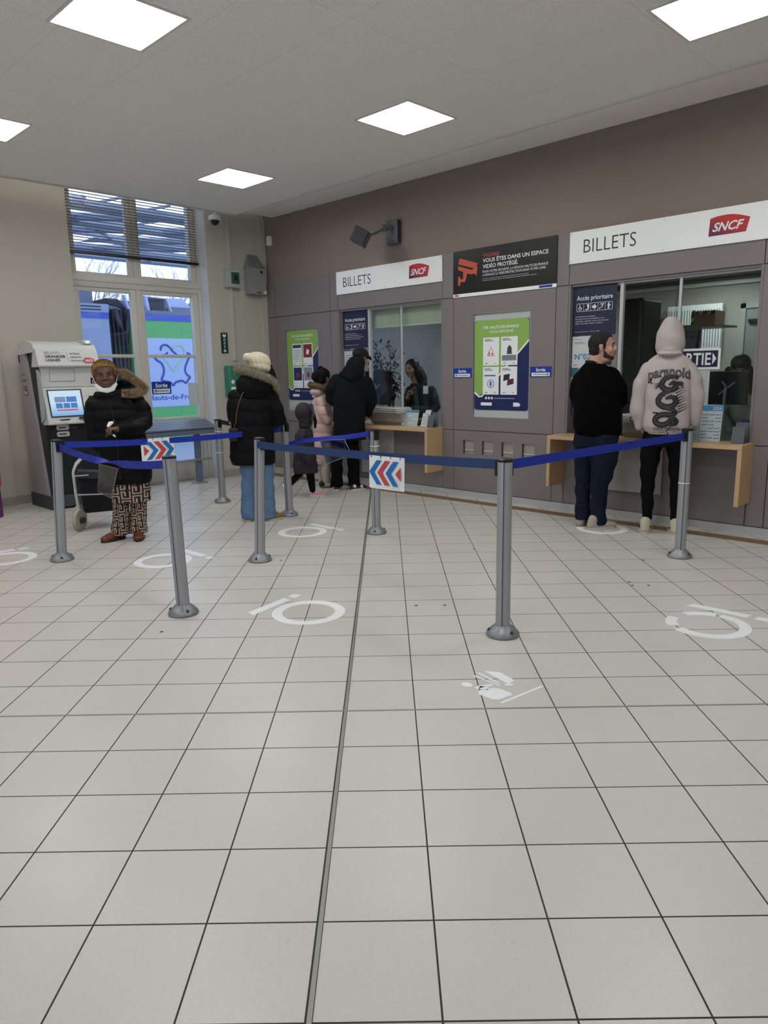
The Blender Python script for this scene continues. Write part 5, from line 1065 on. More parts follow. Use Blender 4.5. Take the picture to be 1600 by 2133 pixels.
BLK = mat('puffer_black', '#0c0c0f', .6, bump=.3, scale=30, spec=.14); COATB = mat('wool_black', '#17191d', .9, bump=.2, scale=60, spec=.12); KNIT = mat('sweater_black', '#070708', .95, bump=.25, scale=90, spec=.08)
JEAN = mat('jeans_blue', '#587495', .85, bump=.3, scale=140, vary=.16, vscale=9); JEAN2 = mat('jeans_dark', '#141c2b', .9, spec=.15, bump=.3, scale=140, vary=.2, vscale=7); TROU = mat('trousers_black', '#08090b', .9, spec=.15, bump=.2, scale=50)

# ---- person 1: blond woman facing the camera
def geo_mat():
    m = bpy.data.materials.new('key_pattern_cloth'); m.use_nodes = True; nt = m.node_tree; b = nt.nodes['Principled BSDF']; b.inputs['Roughness'].default_value = .8
    uv = nd(nt, 'UVMap'); sp = nd(nt, 'SeparateXYZ'); nt.links.new(uv.outputs[0], sp.inputs[0])
    u0, v0 = sp.outputs['X'], sp.outputs['Y']
    row = mth(nt, 'FLOOR', v0); uu = mth(nt, 'ADD', u0, mth(nt, 'MULTIPLY', mth(nt, 'MODULO', row, 2), .5))
    col = mth(nt, 'FLOOR', uu); u = mth(nt, 'SUBTRACT', mth(nt, 'FRACT', uu), .5); v = mth(nt, 'SUBTRACT', mth(nt, 'FRACT', v0), .5)
    fl = mth(nt, 'SUBTRACT', mth(nt, 'MULTIPLY', mth(nt, 'MODULO', mth(nt, 'ABSOLUTE', mth(nt, 'ADD', col, row)), 2), 2), 1); u = mth(nt, 'MULTIPLY', u, fl)
    r = mth(nt, 'MAXIMUM', mth(nt, 'ABSOLUTE', u), mth(nt, 'ABSOLUTE', v))
    def band(x, a, c): return mth(nt, 'MULTIPLY', mth(nt, 'GREATER_THAN', x, a), mth(nt, 'LESS_THAN', x, c))
    ring = band(r, .29, .43); gap = mth(nt, 'MULTIPLY', mth(nt, 'GREATER_THAN', u, .2), band(v, -.02, .28)); ring = mth(nt, 'MULTIPLY', ring, mth(nt, 'SUBTRACT', 1, gap))
    inn = mth(nt, 'MULTIPLY', band(u, -.10, .34), band(v, -.15, .03)); c = mth(nt, 'MAXIMUM', ring, inn)
    nt.links.new(mixc(nt, c, lin('#150f10'), lin('#b39a86')), b.inputs[0]); return m
GEO = geo_mat()
def uvwrap(o, cx, cy, su=.074, sv=.082):
    me = o.data; uv = me.uv_layers.new(name='UVMap'); n = len(me.loops); vi = np.empty(n, 'i'); me.loops.foreach_get('vertex_index', vi); co = np.empty(len(me.vertices)*3, 'f'); me.vertices.foreach_get('co', co); co = co.reshape(-1, 3)[vi]
    x = co[:, 0]-cx; y = co[:, 1]-cy; u = np.arctan2(x, -y)*.105/su; uv.data.foreach_set('uv', np.stack([co[:, 2]/sv, u], 1).ravel().astype('f'))
p = person((2.86, -3.6), (.43, .9), 'person with short blond hair, black fur hooded parka and patterned trousers facing the camera')
SK = skin('dark_brown', '#5f4033'); B = basis((.03, -1), 0, .05); hc = (-.098, .0, 1.435); b = Bl(); P = head(b, hc, B, 1.06, 1.12); b.ell(P(.017, .092, -.024), (.011, .011, .009), B); b.ell(P(-.017, .092, -.024), (.011, .011, .009), B); b.ell(P(0, .022, -.062), (.066, .058, .048), B); b.ell(P(.035, .045, -.05), (.030, .03, .032), B); b.ell(P(-.035, .045, -.05), (.030, .03, .032), B)
b.cap([(-.095, .02, 1.22), (-.095, .01, 1.34)], [.06, .055]); b.loft([(-.05, 0, .55, .17, .12), (-.05, 0, .8, .16, .12), (-.04, 0, 1.15, .17, .11), (-.04, 0, 1.26, .12, .07)])
for s in (-1, 1): b.cap([(.0+s*.075, 0, .75), (.0+s*.075, 0, .4), (.0+s*.078, .01, .07)], [.09, .06, .04])
b.cap([(.13, 0, 1.2), (.20, -.02, 1.01), (.04, -.27, .99), (-.035, -.34, 1.0)], [.05, .045, .032, .026]); hand(b, (-.022, -.335, 1.0), (-.80, -.55, .10), (0, .25, -1), -1, 1.0, .92)
b.cap([(-.18, 0, 1.2), (-.225, 0, .99), (-.17, .0, .86)], [.05, .04, .028]); hand(b, (-.16, .0, .85), (.2, .1, -1), (.9, 0, 0), -1, .5, .9)
body = b.make('body', SK, p, .0055, 3); face(P, B, 1.04, p, lip='#7a4640', brow='#2a1a12', scl='#b8aca4')
core = Bl().ell(P(0, -.022, .052), (.092, .100, .078), B); HB = mat('hair_blond', '#86683f', .95, vary=.3, vscale=90, spec=.05); hairtufts('hair', P(0, -.022, .05), B, (.092, .100, .080), p, HB, .022, 3600, lambda d: d.z > .05 and not (d.y > .55 and d.z < .62) or (d.y < -.2 and d.z > -.5), core) if 0 else None
hm = shell('hair', P, B, 1.06, 1.10, .014, line([-.12, -.06, -.030, -.022, .004, .010, .026, .034, .050, .064, .12], [-.060, -.055, -.040, .018, .012, -.004, .004, .036, .060, .074, .080]), HB, p, .004)
hairtufts('hair_curls', P(0, -.016, .042), B, (.098, .108, .095), hm, HB, .009, 4200, lambda d: d.z > .1 and not (d.y > .45 and d.z < .50))
# mask pulled below the chin
mk = Bl(); mk.cap([P(-.066, .045, -.070), P(-.036, .084, -.108), P(0, .095, -.116), P(.036, .084, -.108), P(.066, .045, -.070)], [.016, .024, .026, .024, .016], 12, .5, B @ Vector((0, 1, .6))); mo = mk.make('face_mask', mat('mask_white', '#d6d8d8', .7), p, .005, 2)
for s in (-1, 1): seam('ear_loop', [P(s*.060, .050, -.08), P(s*.078, .03, -.03), P(s*.086, -.012, .02)], .0028, MATS['mask_white'], mo)
b = Bl(); b.loft([(.02, .0, .50, .185, .15), (.015, .0, .56, .215, .16), (-.005, 0, .75, .215, .16), (-.02, 0, .95, .215, .165), (-.03, 0, 1.08, .215, .16), (-.035, .005, 1.18, .205, .145), (-.045, .01, 1.25, .155, .12), (-.06, .015, 1.30, .09, .085)])
b.cap([(.135, .01, 1.205), (.185, .0, 1.12), (.185, -.03, 1.03), (.14, -.13, 1.0), (.04, -.25, .995), (-.012, -.315, 1.0)], [.085, .085, .082, .075, .060, .048]); b.cap([(-.20, .0, 1.20), (-.235, 0, 1.08), (-.235, -.02, .93), (-.21, -.03, .84)], [.078, .072, .062, .055])
b.cap([(-.17, -.03, 1.275), (-.13, -.085, 1.265), (-.06, -.085, 1.265), (.0, -.04, 1.285)], [.034, .034, .034, .04])
co_ = b.make('parka', BLK, p, .009, 3, quilt(.095, .010)); seam('zip_seam', [(-.045, -.172, .56), (-.05, -.182, .9), (-.06, -.172, 1.12), (-.075, -.15, 1.22)], .003, mat('coat_seam', '#1c1d21', .5), co_)
MB().lathe((-.055, -.19, 1.06), [(.006, 0), (.004, .004)], 8, axis=(0, -1, 0)).lathe((-.03, -.19, .96), [(.006, 0), (.004, .004)], 8, axis=(0, -1, 0)).build('press_stud', ALU, co_, local=True)
b = Bl(); b.cap([(-.03, .10, 1.31), (.07, .09, 1.34), (.15, .05, 1.32)], [.06, .075, .055]); b.ell((.08, .06, 1.35), (.09, .05, .06)); hd_ = b.make('hood', BLK, p, .009, 3, folds(.006))
furband('fur_trim', [(-.005, .0, 1.455), (.05, -.015, 1.462), (.11, -.03, 1.425), (.175, -.05, 1.365), (.215, -.06, 1.325), (.17, -.10, 1.295), (.09, -.13, 1.285), (.03, -.14, 1.292)], .025, hd_, [mat('fur_tan', '#a8906f', .95), mat('fur_brown', '#7d654c', .95), mat('fur_light', '#c4af8f', .95)], L=.032, n=9000)
b = Bl(); b.loft([(.035, 0, .335, .165, .125), (.035, 0, .45, .165, .13), (.03, 0, .56, .165, .13)]); sk = b.make('skirt', GEO, p, .009, 2, folds(.004)); uvwrap(sk, .033, 0)
for s, (x0, x1) in ((-1, (-.06, -.085)), (1, (.085, .066))):
    b = Bl(); b.cap([(x0, 0, .50), (x0, 0, .30), ((x0+x1)/2, 0, .18), (x1, .0, .10)], [.07, .073, .074, .080]); b.loft([(x1, 0, .045, .080, .085), (x1, 0, .10, .078, .084), (x1, 0, .15, .074, .08)]); o = b.make('trouser_leg', GEO, p, .008, 2, folds(.004)); uvwrap(o, x1, 0)
SB_ = mat('boot_brown', '#6b2f1c', .3, bump=.1); shoe('boot', (-.055, .03, 0), (-.245, -.105, 0), p, SB_, mat('boot_sole', '#2a1a14', .6), ht=.08, w=.048); shoe('boot', (.075, .06, 0), (.055, -.19, 0), p, SB_, MATS['boot_sole'], ht=.08, w=.048)
t_ = Bl().cap([(-.10, -.375, 1.03), (-.085, -.365, 1.05), (-.07, -.36, 1.055)], [.012, .017, .012]); t_.cap([(-.065, -.40, .955), (-.055, -.40, .945)], [.008, .006]); me = bpy.data.meshes.new('tissue'); M_ = wmat(p); me.from_pydata([M_ @ v for v in t_.v], [], t_.f); me.materials.append(WINK); tag(link('tissue', me), 'crumpled white tissue held in the blond woman\'s hand', 'tissue')

# ---- person 2: cream beanie, seen from behind
p = person((3.14, -2.39), (.58, .82), 'person in a cream beanie, black fur hooded parka and blue jeans, seen from behind')
SK = skin('tan', '#9a7462'); B = basis((.5, .85)); b = Bl(); P = head(b, (.055, .02, 1.50), B, 1.0); b.cap([(.03, .02, 1.28), (.05, .02, 1.42)], [.055, .055]); b.loft([(-.03, .02, .6, .15, .11), (-.03, .02, 1.1, .15, .10), (-.02, .02, 1.24, .12, .07)])
for x in (-.09, .08): b.cap([(x, .02, .8), (x, .02, .4), (x, .03, .07)], [.085, .06, .042])
b.cap([(.15, .02, 1.2), (.25, .03, .97), (.2, .26, .95)], [.045, .04, .03]); hand(b, (.2, .27, .95), (-.1, 1, 0), (0, 0, -1), 1, .6, .9); b.cap([(-.19, .02, 1.2), (-.21, .04, .97), (-.1, .24, .95)], [.045, .04, .03]); hand(b, (-.1, .25, .95), (.4, .9, 0), (0, 0, -1), -1, .6, .9); b.make('body', SK, p, .0065, 3); face(P, B, 1, p)
b = Bl(); b.loft([(-.035, .02, .56, .205, .135), (-.04, .02, .64, .225, .15), (-.035, .02, .80, .215, .15), (-.03, .02, .98, .200, .15), (-.025, .02, 1.12, .205, .145), (-.02, .02, 1.22, .19, .13), (-.005, .02, 1.29, .13, .10)]); b.cap([(.145, .02, 1.215), (.205, .02, 1.08), (.235, .03, .975), (.19, .18, .94)], [.085, .082, .072, .055]); b.cap([(-.175, .02, 1.22), (-.20, .03, 1.08), (-.195, .06, .98), (-.12, .2, .95)], [.072, .07, .062, .05])
co_ = b.make('parka', BLK, p, .009, 3, quilt(.13, .009, .02)); b = Bl(); b.loft([(-.0, -.05, 1.20, .10, .07), (.01, -.06, 1.28, .17, .10), (.02, -.05, 1.36, .18, .11), (.03, -.03, 1.42, .15, .10)]); hd_ = b.make('hood', BLK, p, .009, 4, folds(.005))
furband('fur_trim', [(.22, .05, 1.25), (.205, -.04, 1.32), (.13, -.13, 1.39), (.02, -.16, 1.44), (-.08, -.13, 1.475), (-.135, -.04, 1.475), (-.12, .06, 1.45)], .040, hd_, [mat('fur_grey', '#a39a86', .95), mat('fur_dark', '#6e6655', .95), mat('fur_pale', '#c4baa5', .95)], L=.028, n=11000)
def knit(co, no): a = np.arctan2(co[:, 1]-.03, co[:, 0]-.06)+co[:, 2]*2.0; return co+no*(np.abs(np.sin(a*10))**.7*.008-.003)[:, None]
b = Bl(); b.ell((.06, .015, 1.545), (.115, .110, .085), Matrix.Rotation(.22, 3, 'Y')); b.ell((-.02, -.015, 1.575), (.060, .065, .045), Matrix.Rotation(.3, 3, 'Y')); b.ell((.09, .04, 1.51), (.090, .095, .055)); b.ell((.07, .01, 1.495), (.106, .112, .058), Matrix.Rotation(.25, 3, 'Y')); b.make('beanie', mat('knit_cream', '#d6cbb2', .95, bump=.4, scale=120), p, .006, 3, knit)
b = Bl(); b.cap([(.13, .04, 1.50), (.175, .02, 1.42), (.205, .06, 1.32), (.215, .08, 1.2)], [.055, .045, .035, .025]); b.ell((.055, .0, 1.445), (.090, .092, .050)); b.make('hair', mat('hair_dark', '#0f0b0a', .75, spec=.2, bump=.3, scale=60, stretch=(1, 1, .1)), p, .007, 2)
st_ = [(-.055, -.105, 1.32), (-.09, -.135, 1.27), (-.13, -.135, 1.19), (-.165, -.13, 1.08), (-.18, -.12, .98), (-.215, -.06, .90)]
for nm, m in (('bag_strap', mat('strap_brown', '#8a5a36', .5)),): t_ = thing('shoulder_bag', 'thin brown strap and dark bag worn by the cream beanie woman', 'bag', wmat(p) @ Vector((-.2, 0, .88)), math.atan2(.82, .58)); WM[t_.name] = wmat(t_); mb = MB(); mb.tube([wmat(p) @ q for q in spl(st_)], .0032, 8); mb.build(nm, m, t_)
mb = MB(); mb.rbox(-.25, -.16, -.12, .05, .80, .93, .02); mb.v = [wmat(p) @ v for v in mb.v]; mb.build('bag_body', mat('bag_dark_leather', '#17181b', .6), t_)
for (xt, xb, r0) in ((-.085, -.113, 0), (.080, .090, 0)):
    b = Bl(); b.cap([(xt, .02, .66), (xt, .02, .45), ((xt+xb)/2, .02, .30), (xb, .02, .16)], [.088, .078, .070, .070]); b.loft([(xb, .02, .03, .072, .082), (xb, .02, .10, .068, .078), (xb, .02, .2, .066, .072)]); b.make('jeans_leg', JEAN, p, .008, 2, folds(.006))
shoe('shoe', (-.115, -.05, 0), (-.10, .18, 0), p, mat('canvas_olive', '#7b6a22', .8), mat('sole_cream', '#b9b3a2', .6), w=.045, ht=.07); shoe('shoe', (.09, -.03, 0), (.225, .10, 0), p, MATS['canvas_olive'], MATS['sole_cream'], w=.045, ht=.08)

# ---- person 3: small child walking to the right
p = person((2.3, -1.25), (.62, .78), 'small child in a dark grey hooded puffer coat and pink shoes, walking')
SK = skin('child', '#8a6350'); B = basis((1, .15), -.05); b = Bl(); P = head(b, (.135, .0, .955), B, .86); b.cap([(.11, 0, .80), (.12, 0, .88)], [.04, .04]); b.loft([(.1, 0, .35, .10, .08), (.1, 0, .6, .10, .08), (.11, 0, .77, .08, .055)])
b.cap([(.15, -.03, .42), (.17, -.04, .25), (.185, -.04, .06)], [.055, .045, .032]); b.cap([(.07, .04, .42), (.04, .05, .24), (-.08, .05, .14)], [.055, .045, .032]); b.cap([(.10, -.09, .73), (.09, -.12, .58), (.14, -.13, .46)], [.036, .032, .025]); hand(b, (.14, -.13, .49), (.4, .1, -1), (0, 1, 0), 1, .8, .5); b.cap([(.11, .09, .73), (.15, .12, .6), (.2, .12, .5)], [.036, .032, .025]); hand(b, (.2, .12, .5), (.4, 0, -1), (0, -1, 0), -1, .5, .62); b.make('body', SK, p, .006, 3); face(P, B, .86, p)
GC = mat('puffer_charcoal', '#302c31', .65, bump=.2, scale=35, spec=.25); b = Bl(); b.loft([(.115, 0, .275, .145, .11), (.11, 0, .36, .150, .12), (.105, 0, .50, .130, .12), (.105, 0, .64, .118, .11), (.11, 0, .74, .105, .10), (.12, 0, .80, .07, .07)]); b.cap([(.09, -.085, .74), (.075, -.12, .60), (.14, -.135, .44)], [.062, .058, .048]); b.cap([(.12, .085, .74), (.15, .12, .60), (.2, .13, .50)], [.058, .055, .045]); co_ = b.make('puffer_coat', GC, p, .008, 3, quilt(.085, .007))
b = Bl(); b.ell((.115, .0, .985), (.105, .105, .115)); b.ell((.135, 0, .90), (.085, .085, .085)); b.ell((.125, 0, .84), (.075, .075, .06)); hd_ = b.make('hood', GC, p, .008, 4)
furband('fur_trim', [(.20, -.06, .88), (.222, -.075, .95), (.215, -.05, 1.03), (.20, 0, 1.07), (.215, .05, 1.03), (.222, .07, .95), (.20, .06, .88)], .014, hd_, [mat('fur_charcoal', '#4a4448', .95), mat('fur_ash', '#77706f', .95)], L=.022, n=1500)
b = Bl(); b.cap([(.225, -.05, .95), (.245, -.06, .88), (.24, -.05, .81)], [.025, .022, .014]); b.make('hair', MATS['hair_dark'], p, .006, 1)
for P3 in ([(.15, -.03, .42), (.165, -.04, .25), (.185, -.04, .065)], [(.07, .04, .42), (.035, .05, .25), (-.08, .05, .145)]): b = Bl(); b.cap(P3, [.062, .05, .036]); b.make('legging', TROU, p, .006, 2)
PK = mat('sneaker_pink', '#d49aa6', .6); shoe('sneaker', (.145, -.04, 0), (.325, -.05, 0), p, PK, mat('sole_white', '#cfcac6', .6), w=.034, ht=.06); shoe('sneaker', (-.165, .05, .14), (-.10, .05, .0), p, PK, MATS['sole_white'], w=.032, ht=.055)

# ---- person 4: girl in pink
p = person((2.0, -.62), (.65, .76), 'girl in a pale pink puffer coat with dark hair in a bun')
SK = skin('girl', '#a27058'); B = basis((.8, .6)); b = Bl(); P = head(b, (.08, .02, 1.375), B, .93); b.cap([(.05, 0, 1.18), (.07, .01, 1.30)], [.045, .045]); b.loft([(.05, 0, .35, .10, .08), (.05, 0, .8, .11, .09), (.05, 0, 1.1, .10, .07)])
for x, y in ((.02, .05), (.08, -.05)): b.cap([(x, y, .6), (x, y, .35), (x, y, .07)], [.06, .05, .035])
b.cap([(.04, -.10, 1.09), (.06, -.12, .92), (.11, -.07, .84)], [.036, .032, .024]); hand(b, (.10, -.06, .84), (-.2, .3, -1), (0, 1, 0), 1, .6, .7); b.cap([(.07, .11, 1.09), (.12, .13, .92), (.11, .07, .86)], [.036, .032, .024]); hand(b, (.10, .06, .86), (-.3, -.3, -1), (0, -1, 0), -1, .6, .7); b.make('body', SK, p, .0065, 3); face(P, B, .93, p)
PC_ = mat('puffer_pink', '#c9a9a4', .5, bump=.1, scale=30, sheen=.1); b = Bl(); b.loft([(.05, 0, .30, .105, .10), (.05, 0, .36, .125, .12), (.05, 0, .6, .125, .12), (.045, 0, .85, .125, .12), (.045, 0, 1.03, .125, .115), (.05, 0, 1.14, .105, .095), (.06, 0, 1.20, .06, .06)]); b.cap([(.03, -.09, 1.09), (.055, -.14, .93), (.10, -.13, .84)], [.068, .064, .05]); b.cap([(.07, .10, 1.09), (.12, .14, .93), (.18, .13, .86)], [.06, .055, .045]); co_ = b.make('puffer_coat', PC_, p, .008, 3, quilt(.11, .012, .03))
b = Bl(); b.ell((-.01, -.05, 1.20), (.09, .09, .055)); b.ell((.02, -.02, 1.23), (.10, .10, .04)); hd_ = b.make('hood', PC_, p, .008, 3); furband('fur_trim', [(.13, -.06, 1.21), (.10, -.10, 1.235), (.03, -.12, 1.265), (-.05, -.10, 1.285), (-.09, -.02, 1.29), (-.06, .07, 1.28)], .036, hd_, [mat('fur_olive', '#7c6b4c', .95), mat('fur_umber', '#4c4030', .95)], L=.022, n=4200)
b = Bl(); b.ell(P(0, -.02, .035), (.088, .10, .088), B); b.ell(P(0, -.05, -.03), (.075, .07, .07), B); b.ell((-.02, -.03, 1.385), (.055, .055, .065)); hm = b.make('hair', MATS['hair_dark'], p, .007, 2, folds(.003, 3)); mb = MB(); mb.tube([(.045+.028*math.cos(a/10*6.28), -.02, 1.478+.026*math.sin(a/10*6.28)) for a in range(11)], .010, 8); mb.build('hair_bun', MATS['hair_dark'], hm, local=True, smooth=True)
for x, y in ((.02, .05), (.07, -.05)): b = Bl(); b.cap([(x, y, .38), (x, y, .22), (x, y, .09)], [.066, .060, .052]); b.make('trouser_leg', mat('trousers_cream', '#b3a99d', .85, bump=.2), p, .007, 2, folds(.004))
GUM = mat('sole_gum', '#7a5637', .6); shoe('sneaker', (-.02, .05, 0), (.13, .12, 0), p, BLACK, GUM, w=.036, ht=.07); s_ = shoe('sneaker', (-.01, -.06, 0), (.15, -.04, 0), p, BLACK, GUM, w=.038, ht=.07)
mb = MB()
for k in range(3): mb.tube([(.05+.022*k, -.092, .025), (.07+.022*k, -.088, .06)], .005, 5)
mb.build('side_stripe', WINK, s_, local=True)

# ---- person 5: man in black coat at the left ticket window
p = person((2.4, -.55), (.67, .74), 'person in a black cap and long black hooded coat at the left ticket window')
SK = skin('light', '#b08471'); B = basis((.75, .66), -.25); b = Bl(); P = head(b, (.215, .06, 1.585), B, 1.0); b.cap([(.13, .03, 1.36), (.19, .05, 1.5)], [.06, .058]); b.loft([(.05, 0, .7, .15, .11), (.08, 0, 1.1, .16, .11), (.09, 0, 1.36, .13, .08)])
for x in (-.10, .09): b.cap([(x*.7+.01, 0, .85), (x, 0, .45), (x, 0, .08)], [.065, .055, .045])
b.cap([(-.08, 0, 1.33), (-.15, 0, 1.13), (-.05, .22, 1.05)], [.045, .04, .026]); hand(b, (-.0, .25, 1.05), (.8, .5, 0), (0, 0, -1), -1, .5); b.cap([(.28, .02, 1.32), (.35, .06, 1.09), (.27, .14, .88)], [.05, .045, .03]); hand(b, (.27, .16, .90), (.4, .9, -.1), (0, 0, -1), 1, .3); b.make('body', SK, p, .0065, 3); face(P, B, 1, p)
b = Bl(); b.loft([(.055, 0, .62, .20, .15), (.055, 0, .75, .195, .15), (.06, 0, .95, .195, .15), (.07, 0, 1.1, .205, .15), (.085, 0, 1.25, .215, .145), (.09, 0, 1.34, .20, .125), (.11, .01, 1.41, .13, .10)]); b.cap([(-.075, 0, 1.33), (-.145, -.01, 1.22), (-.155, -.0, 1.12), (-.06, .19, 1.05), (.0, .24, 1.05)], [.088, .082, .075, .062, .05]); b.cap([(.27, .02, 1.30), (.315, .03, 1.18), (.335, .06, 1.07), (.28, .15, .92)], [.088, .082, .075, .055]); co_ = b.make('coat', COATB, p, .009, 3, folds(.004, .6)); seam('back_vent', [(.0, -.152, .62), (-.01, -.154, .85), (.0, -.152, .93), (.05, -.152, .98)], .004, mat('coat_vent', '#060607', .9), co_)
b = Bl(); b.loft([(.11, -.01, 1.36, .13, .10), (.12, -.03, 1.42, .14, .12), (.13, -.02, 1.48, .125, .12), (.155, .0, 1.54, .11, .11), (.17, .01, 1.59, .095, .09), (.18, .01, 1.615, .07, .07)]); b.cap([(.0, -.05, 1.40), (.10, -.11, 1.37), (.20, -.07, 1.39)], [.05, .06, .05]); b.make('hood', COATB, p, .009, 3, folds(.005))
b = Bl(); b.ell(P(0, -.012, .055), (.094, .110, .082), B); cp = b.make('cap', mat('cap_black', '#0b0c0d', .8), p, .006, 3); b = Bl(); b.cap([P(-.03, .085, .048), P(.03, .085, .048)], [.05, .05], 14, .12, B @ Vector((0, .2, 1))); b.cap([P(0, .09, .05), P(0, .13, .04)], [.05, .045], 14, .12, B @ Vector((0, .2, 1))); b.make('cap_peak', MATS['cap_black'], cp, .004, 2)
mb = MB(); 
for s in (-1, 1): mb.tube([P(s*.082, -.01, .01), P(s*.07, .085, .008)], .003, 6); mb.ring(Fr(P(s*.034, .098, .004), B @ Vector((1, 0, 0)), B @ Vector((0, 0, 1))), circ(0, 0, .022, 16), circ(0, 0, .019, 16), -.001, .001)
mb.build('glasses', ALU, p, local=True)
for x in (-.115, .095): b = Bl(); b.cap([(x*.6+.02, 0, .70), (x, 0, .45), (x, 0, .25), (x, 0, .12)], [.085, .078, .074, .074]); b.loft([(x, 0, .05, .075, .085), (x, 0, .12, .075, .085), (x, 0, .2, .072, .08)]); b.make('trouser_leg', TROU, p, .008, 2, folds(.006))
SD = mat('sneaker_dark', '#25262b', .6); shoe('sneaker', (-.12, -.07, 0), (-.10, .19, 0), p, SD, MATS['sole_white'], w=.05, ht=.09, extra=(WINK, [(.1, -.035, .06, .022), (.5, .04, .03, .014)])); shoe('sneaker', (.055, -.06, 0), (.235, .05, 0), p, SD, MATS['sole_white'], w=.05, ht=.09, extra=(WINK, [(.14, .045, .055, .022), (.62, .045, .045, .02)]))

# ---- person 6: man in black sweater, profile
p = person((5.74, -.62), (.88, .47), 'person with short dark hair and beard in a black sweater and dark jeans, in profile')
SK = skin('fair', '#c09382'); B = basis((.985, -.02), .06); b = Bl(); P = head(b, (.06, .0, 1.60), B, 1.08, 1.08); b.cap([(-.01, .01, 1.40), (.02, .0, 1.53)], [.075, .068]); b.ell((.075, -.005, 1.50), (.06, .05, .035)); b.loft([(.03, .02, .9, .13, .11), (.03, 0, 1.1, .16, .12), (.01, 0, 1.36, .14, .08)])
for P3 in ([(-.04, .04, .95), (-.062, .06, .55), (-.064, .06, .32), (-.058, .06, .08)], [(.085, -.01, .95), (.11, -.02, .62), (.075, -.02, .36), (.075, -.02, .08)]): b.cap(P3, [.075, .06, .045, .04])
b.cap([(.14, .03, 1.33), (.225, .06, 1.13), (.10, .24, 1.10)], [.055, .05, .035]); hand(b, (.09, .25, 1.10), (-.9, .4, 0), (0, -1, -.3), 1, .5); b.cap([(-.13, .0, 1.33), (-.14, .12, 1.13), (.02, .26, 1.12)], [.055, .05, .035]); hand(b, (.03, .27, 1.12), (.9, .2, 0), (0, -1, -.3), -1, .5); bo = b.make('body', SK, p, .0065, 3); face(P, B, 1.08, p, brow='#1c1310', lip='#9c655c', scl='#a39488')
HD = mat('hair_brownblack', '#17120f', .85, bump=.5, scale=120); hm = shell('hair', P, B, 1.08, 1.08, .009, line([-.12, -.06, -.030, -.022, .004, .008, .022, .030, .045, .060, .12], [-.070, -.066, -.055, .020, .018, -.020, -.022, .028, .060, .078, .084]), HD, p, .0025)
BDm = mat('beard_brown', '#3d2d24', .95, bump=.4, scale=150)
shell('beard', P, B, 1.08, 1.08, .003, lambda x, y, z: ((z < np.interp(y, [.0, .006, .022, .040, .060, .075], [-.2, -.018, -.034, -.060, -.072, -.074])) & (y > .004) & (z > -.118)) | ((np.abs(x) < .026) & (y > .06) & (z < -.040) & (z > -.049)), BDm, p, .0012)
b = Bl(); b.loft([(.045, .03, .83, .190, .165), (.045, .02, .88, .205, .185), (.04, .01, .98, .208, .19), (.03, .01, 1.12, .205, .185), (.015, .01, 1.25, .195, .165), (.005, .01, 1.36, .165, .13), (-.0, .01, 1.43, .115, .10), (-.01, .01, 1.47, .075, .075)])
b.cap([(.125, .01, 1.335), (.19, .02, 1.25), (.215, .04, 1.14), (.17, .16, 1.09), (.06, .26, 1.09)], [.100, .090, .080, .07, .055]); b.cap([(-.115, .0, 1.325), (-.14, .03, 1.20), (-.12, .10, 1.10), (-.02, .24, 1.12)], [.078, .075, .07, .055]); co_ = b.make('sweater', KNIT, p, .009, 3, folds(.006, .8))
MB().lathe((-.006, .01, 1.475), [(.075, -.012), (.080, 0), (.072, .012)], 28, axis=(.1, 0, 1)).build('collar', mat('collar_black', '#070708', .9), co_, local=True, smooth=True)
for (P3, r) in (([(-.05, .05, .84), (-.062, .06, .55), (-.064, .06, .32), (-.058, .06, .14)], [.115, .085, .068, .066]), ([(.085, -.01, .82), (.11, -.02, .62), (.075, -.02, .36), (.075, -.02, .13)], [.145, .118, .078, .070])):
    b = Bl(); b.cap(P3, r); x, y = P3[-1][0], P3[-1][1]; b.loft([(x, y, .035 if x > 0 else .07, .078 if x > 0 else .066, .085), (x, y, .12, .072, .08), (x, y, .2, .07, .075)]); b.make('jeans_leg', JEAN2, p, .008, 2, folds(.007))
b = Bl(); b.loft([(.035, .02, .74, .18, .15), (.04, .02, .84, .19, .16), (.04, .02, .90, .18, .15)]); b.make('jeans_hip', JEAN2, p, .009, 2, folds(.004))
SN = mat('sneaker_beige', '#a39a8a', .6, bump=.15); shoe('shoe', (-.09, .0, 0), (-.01, .24, 0), p, SN, mat('sole_tan', '#8a7a64', .6), w=.052, ht=.08); shoe('shoe', (-.005, -.10, 0), (.235, .04, 0), p, SN, MATS['sole_cream'], w=.055, ht=.09)

# ---- person 7: hooded visitor
p = person((6.3, -.45), (.92, .40), 'person in a pale hooded sweatshirt with a dragon print, hood up')
SK = MATS['skin_fair']; B = basis((.0, 1)); b = Bl(); P = head(b, (.02, .03, 1.64), B, 1.0); b.cap([(.02, .02, 1.42), (.02, .02, 1.55)], [.06, .058]); b.loft([(.02, 0, .88, .12, .09), (.02, 0, 1.2, .15, .10), (.02, 0, 1.44, .13, .07)])
for P3 in ([(-.06, 0, .9), (-.09, 0, .66), (-.098, 0, .46), (-.085, 0, .08)], [(.11, 0, .9), (.135, 0, .66), (.138, 0, .46), (.142, 0, .08)]): b.cap(P3, [.06, .055, .04, .034])
b.cap([(-.125, 0, 1.37), (-.20, -.01, 1.12), (-.185, .0, .95)], [.04, .038, .028]); hand(b, (-.183, .01, .945), (.35, .15, -1), (1, .2, 0), -1, .35, .82); b.cap([(.17, 0, 1.37), (.248, -.01, 1.14), (.245, .02, .99)], [.04, .038, .028]); hand(b, (.245, .02, .985), (-.35, .15, -1), (-1, .2, 0), 1, .35, .82); b.make('body', SK, p, .006, 3); face(P, B, 1, p)
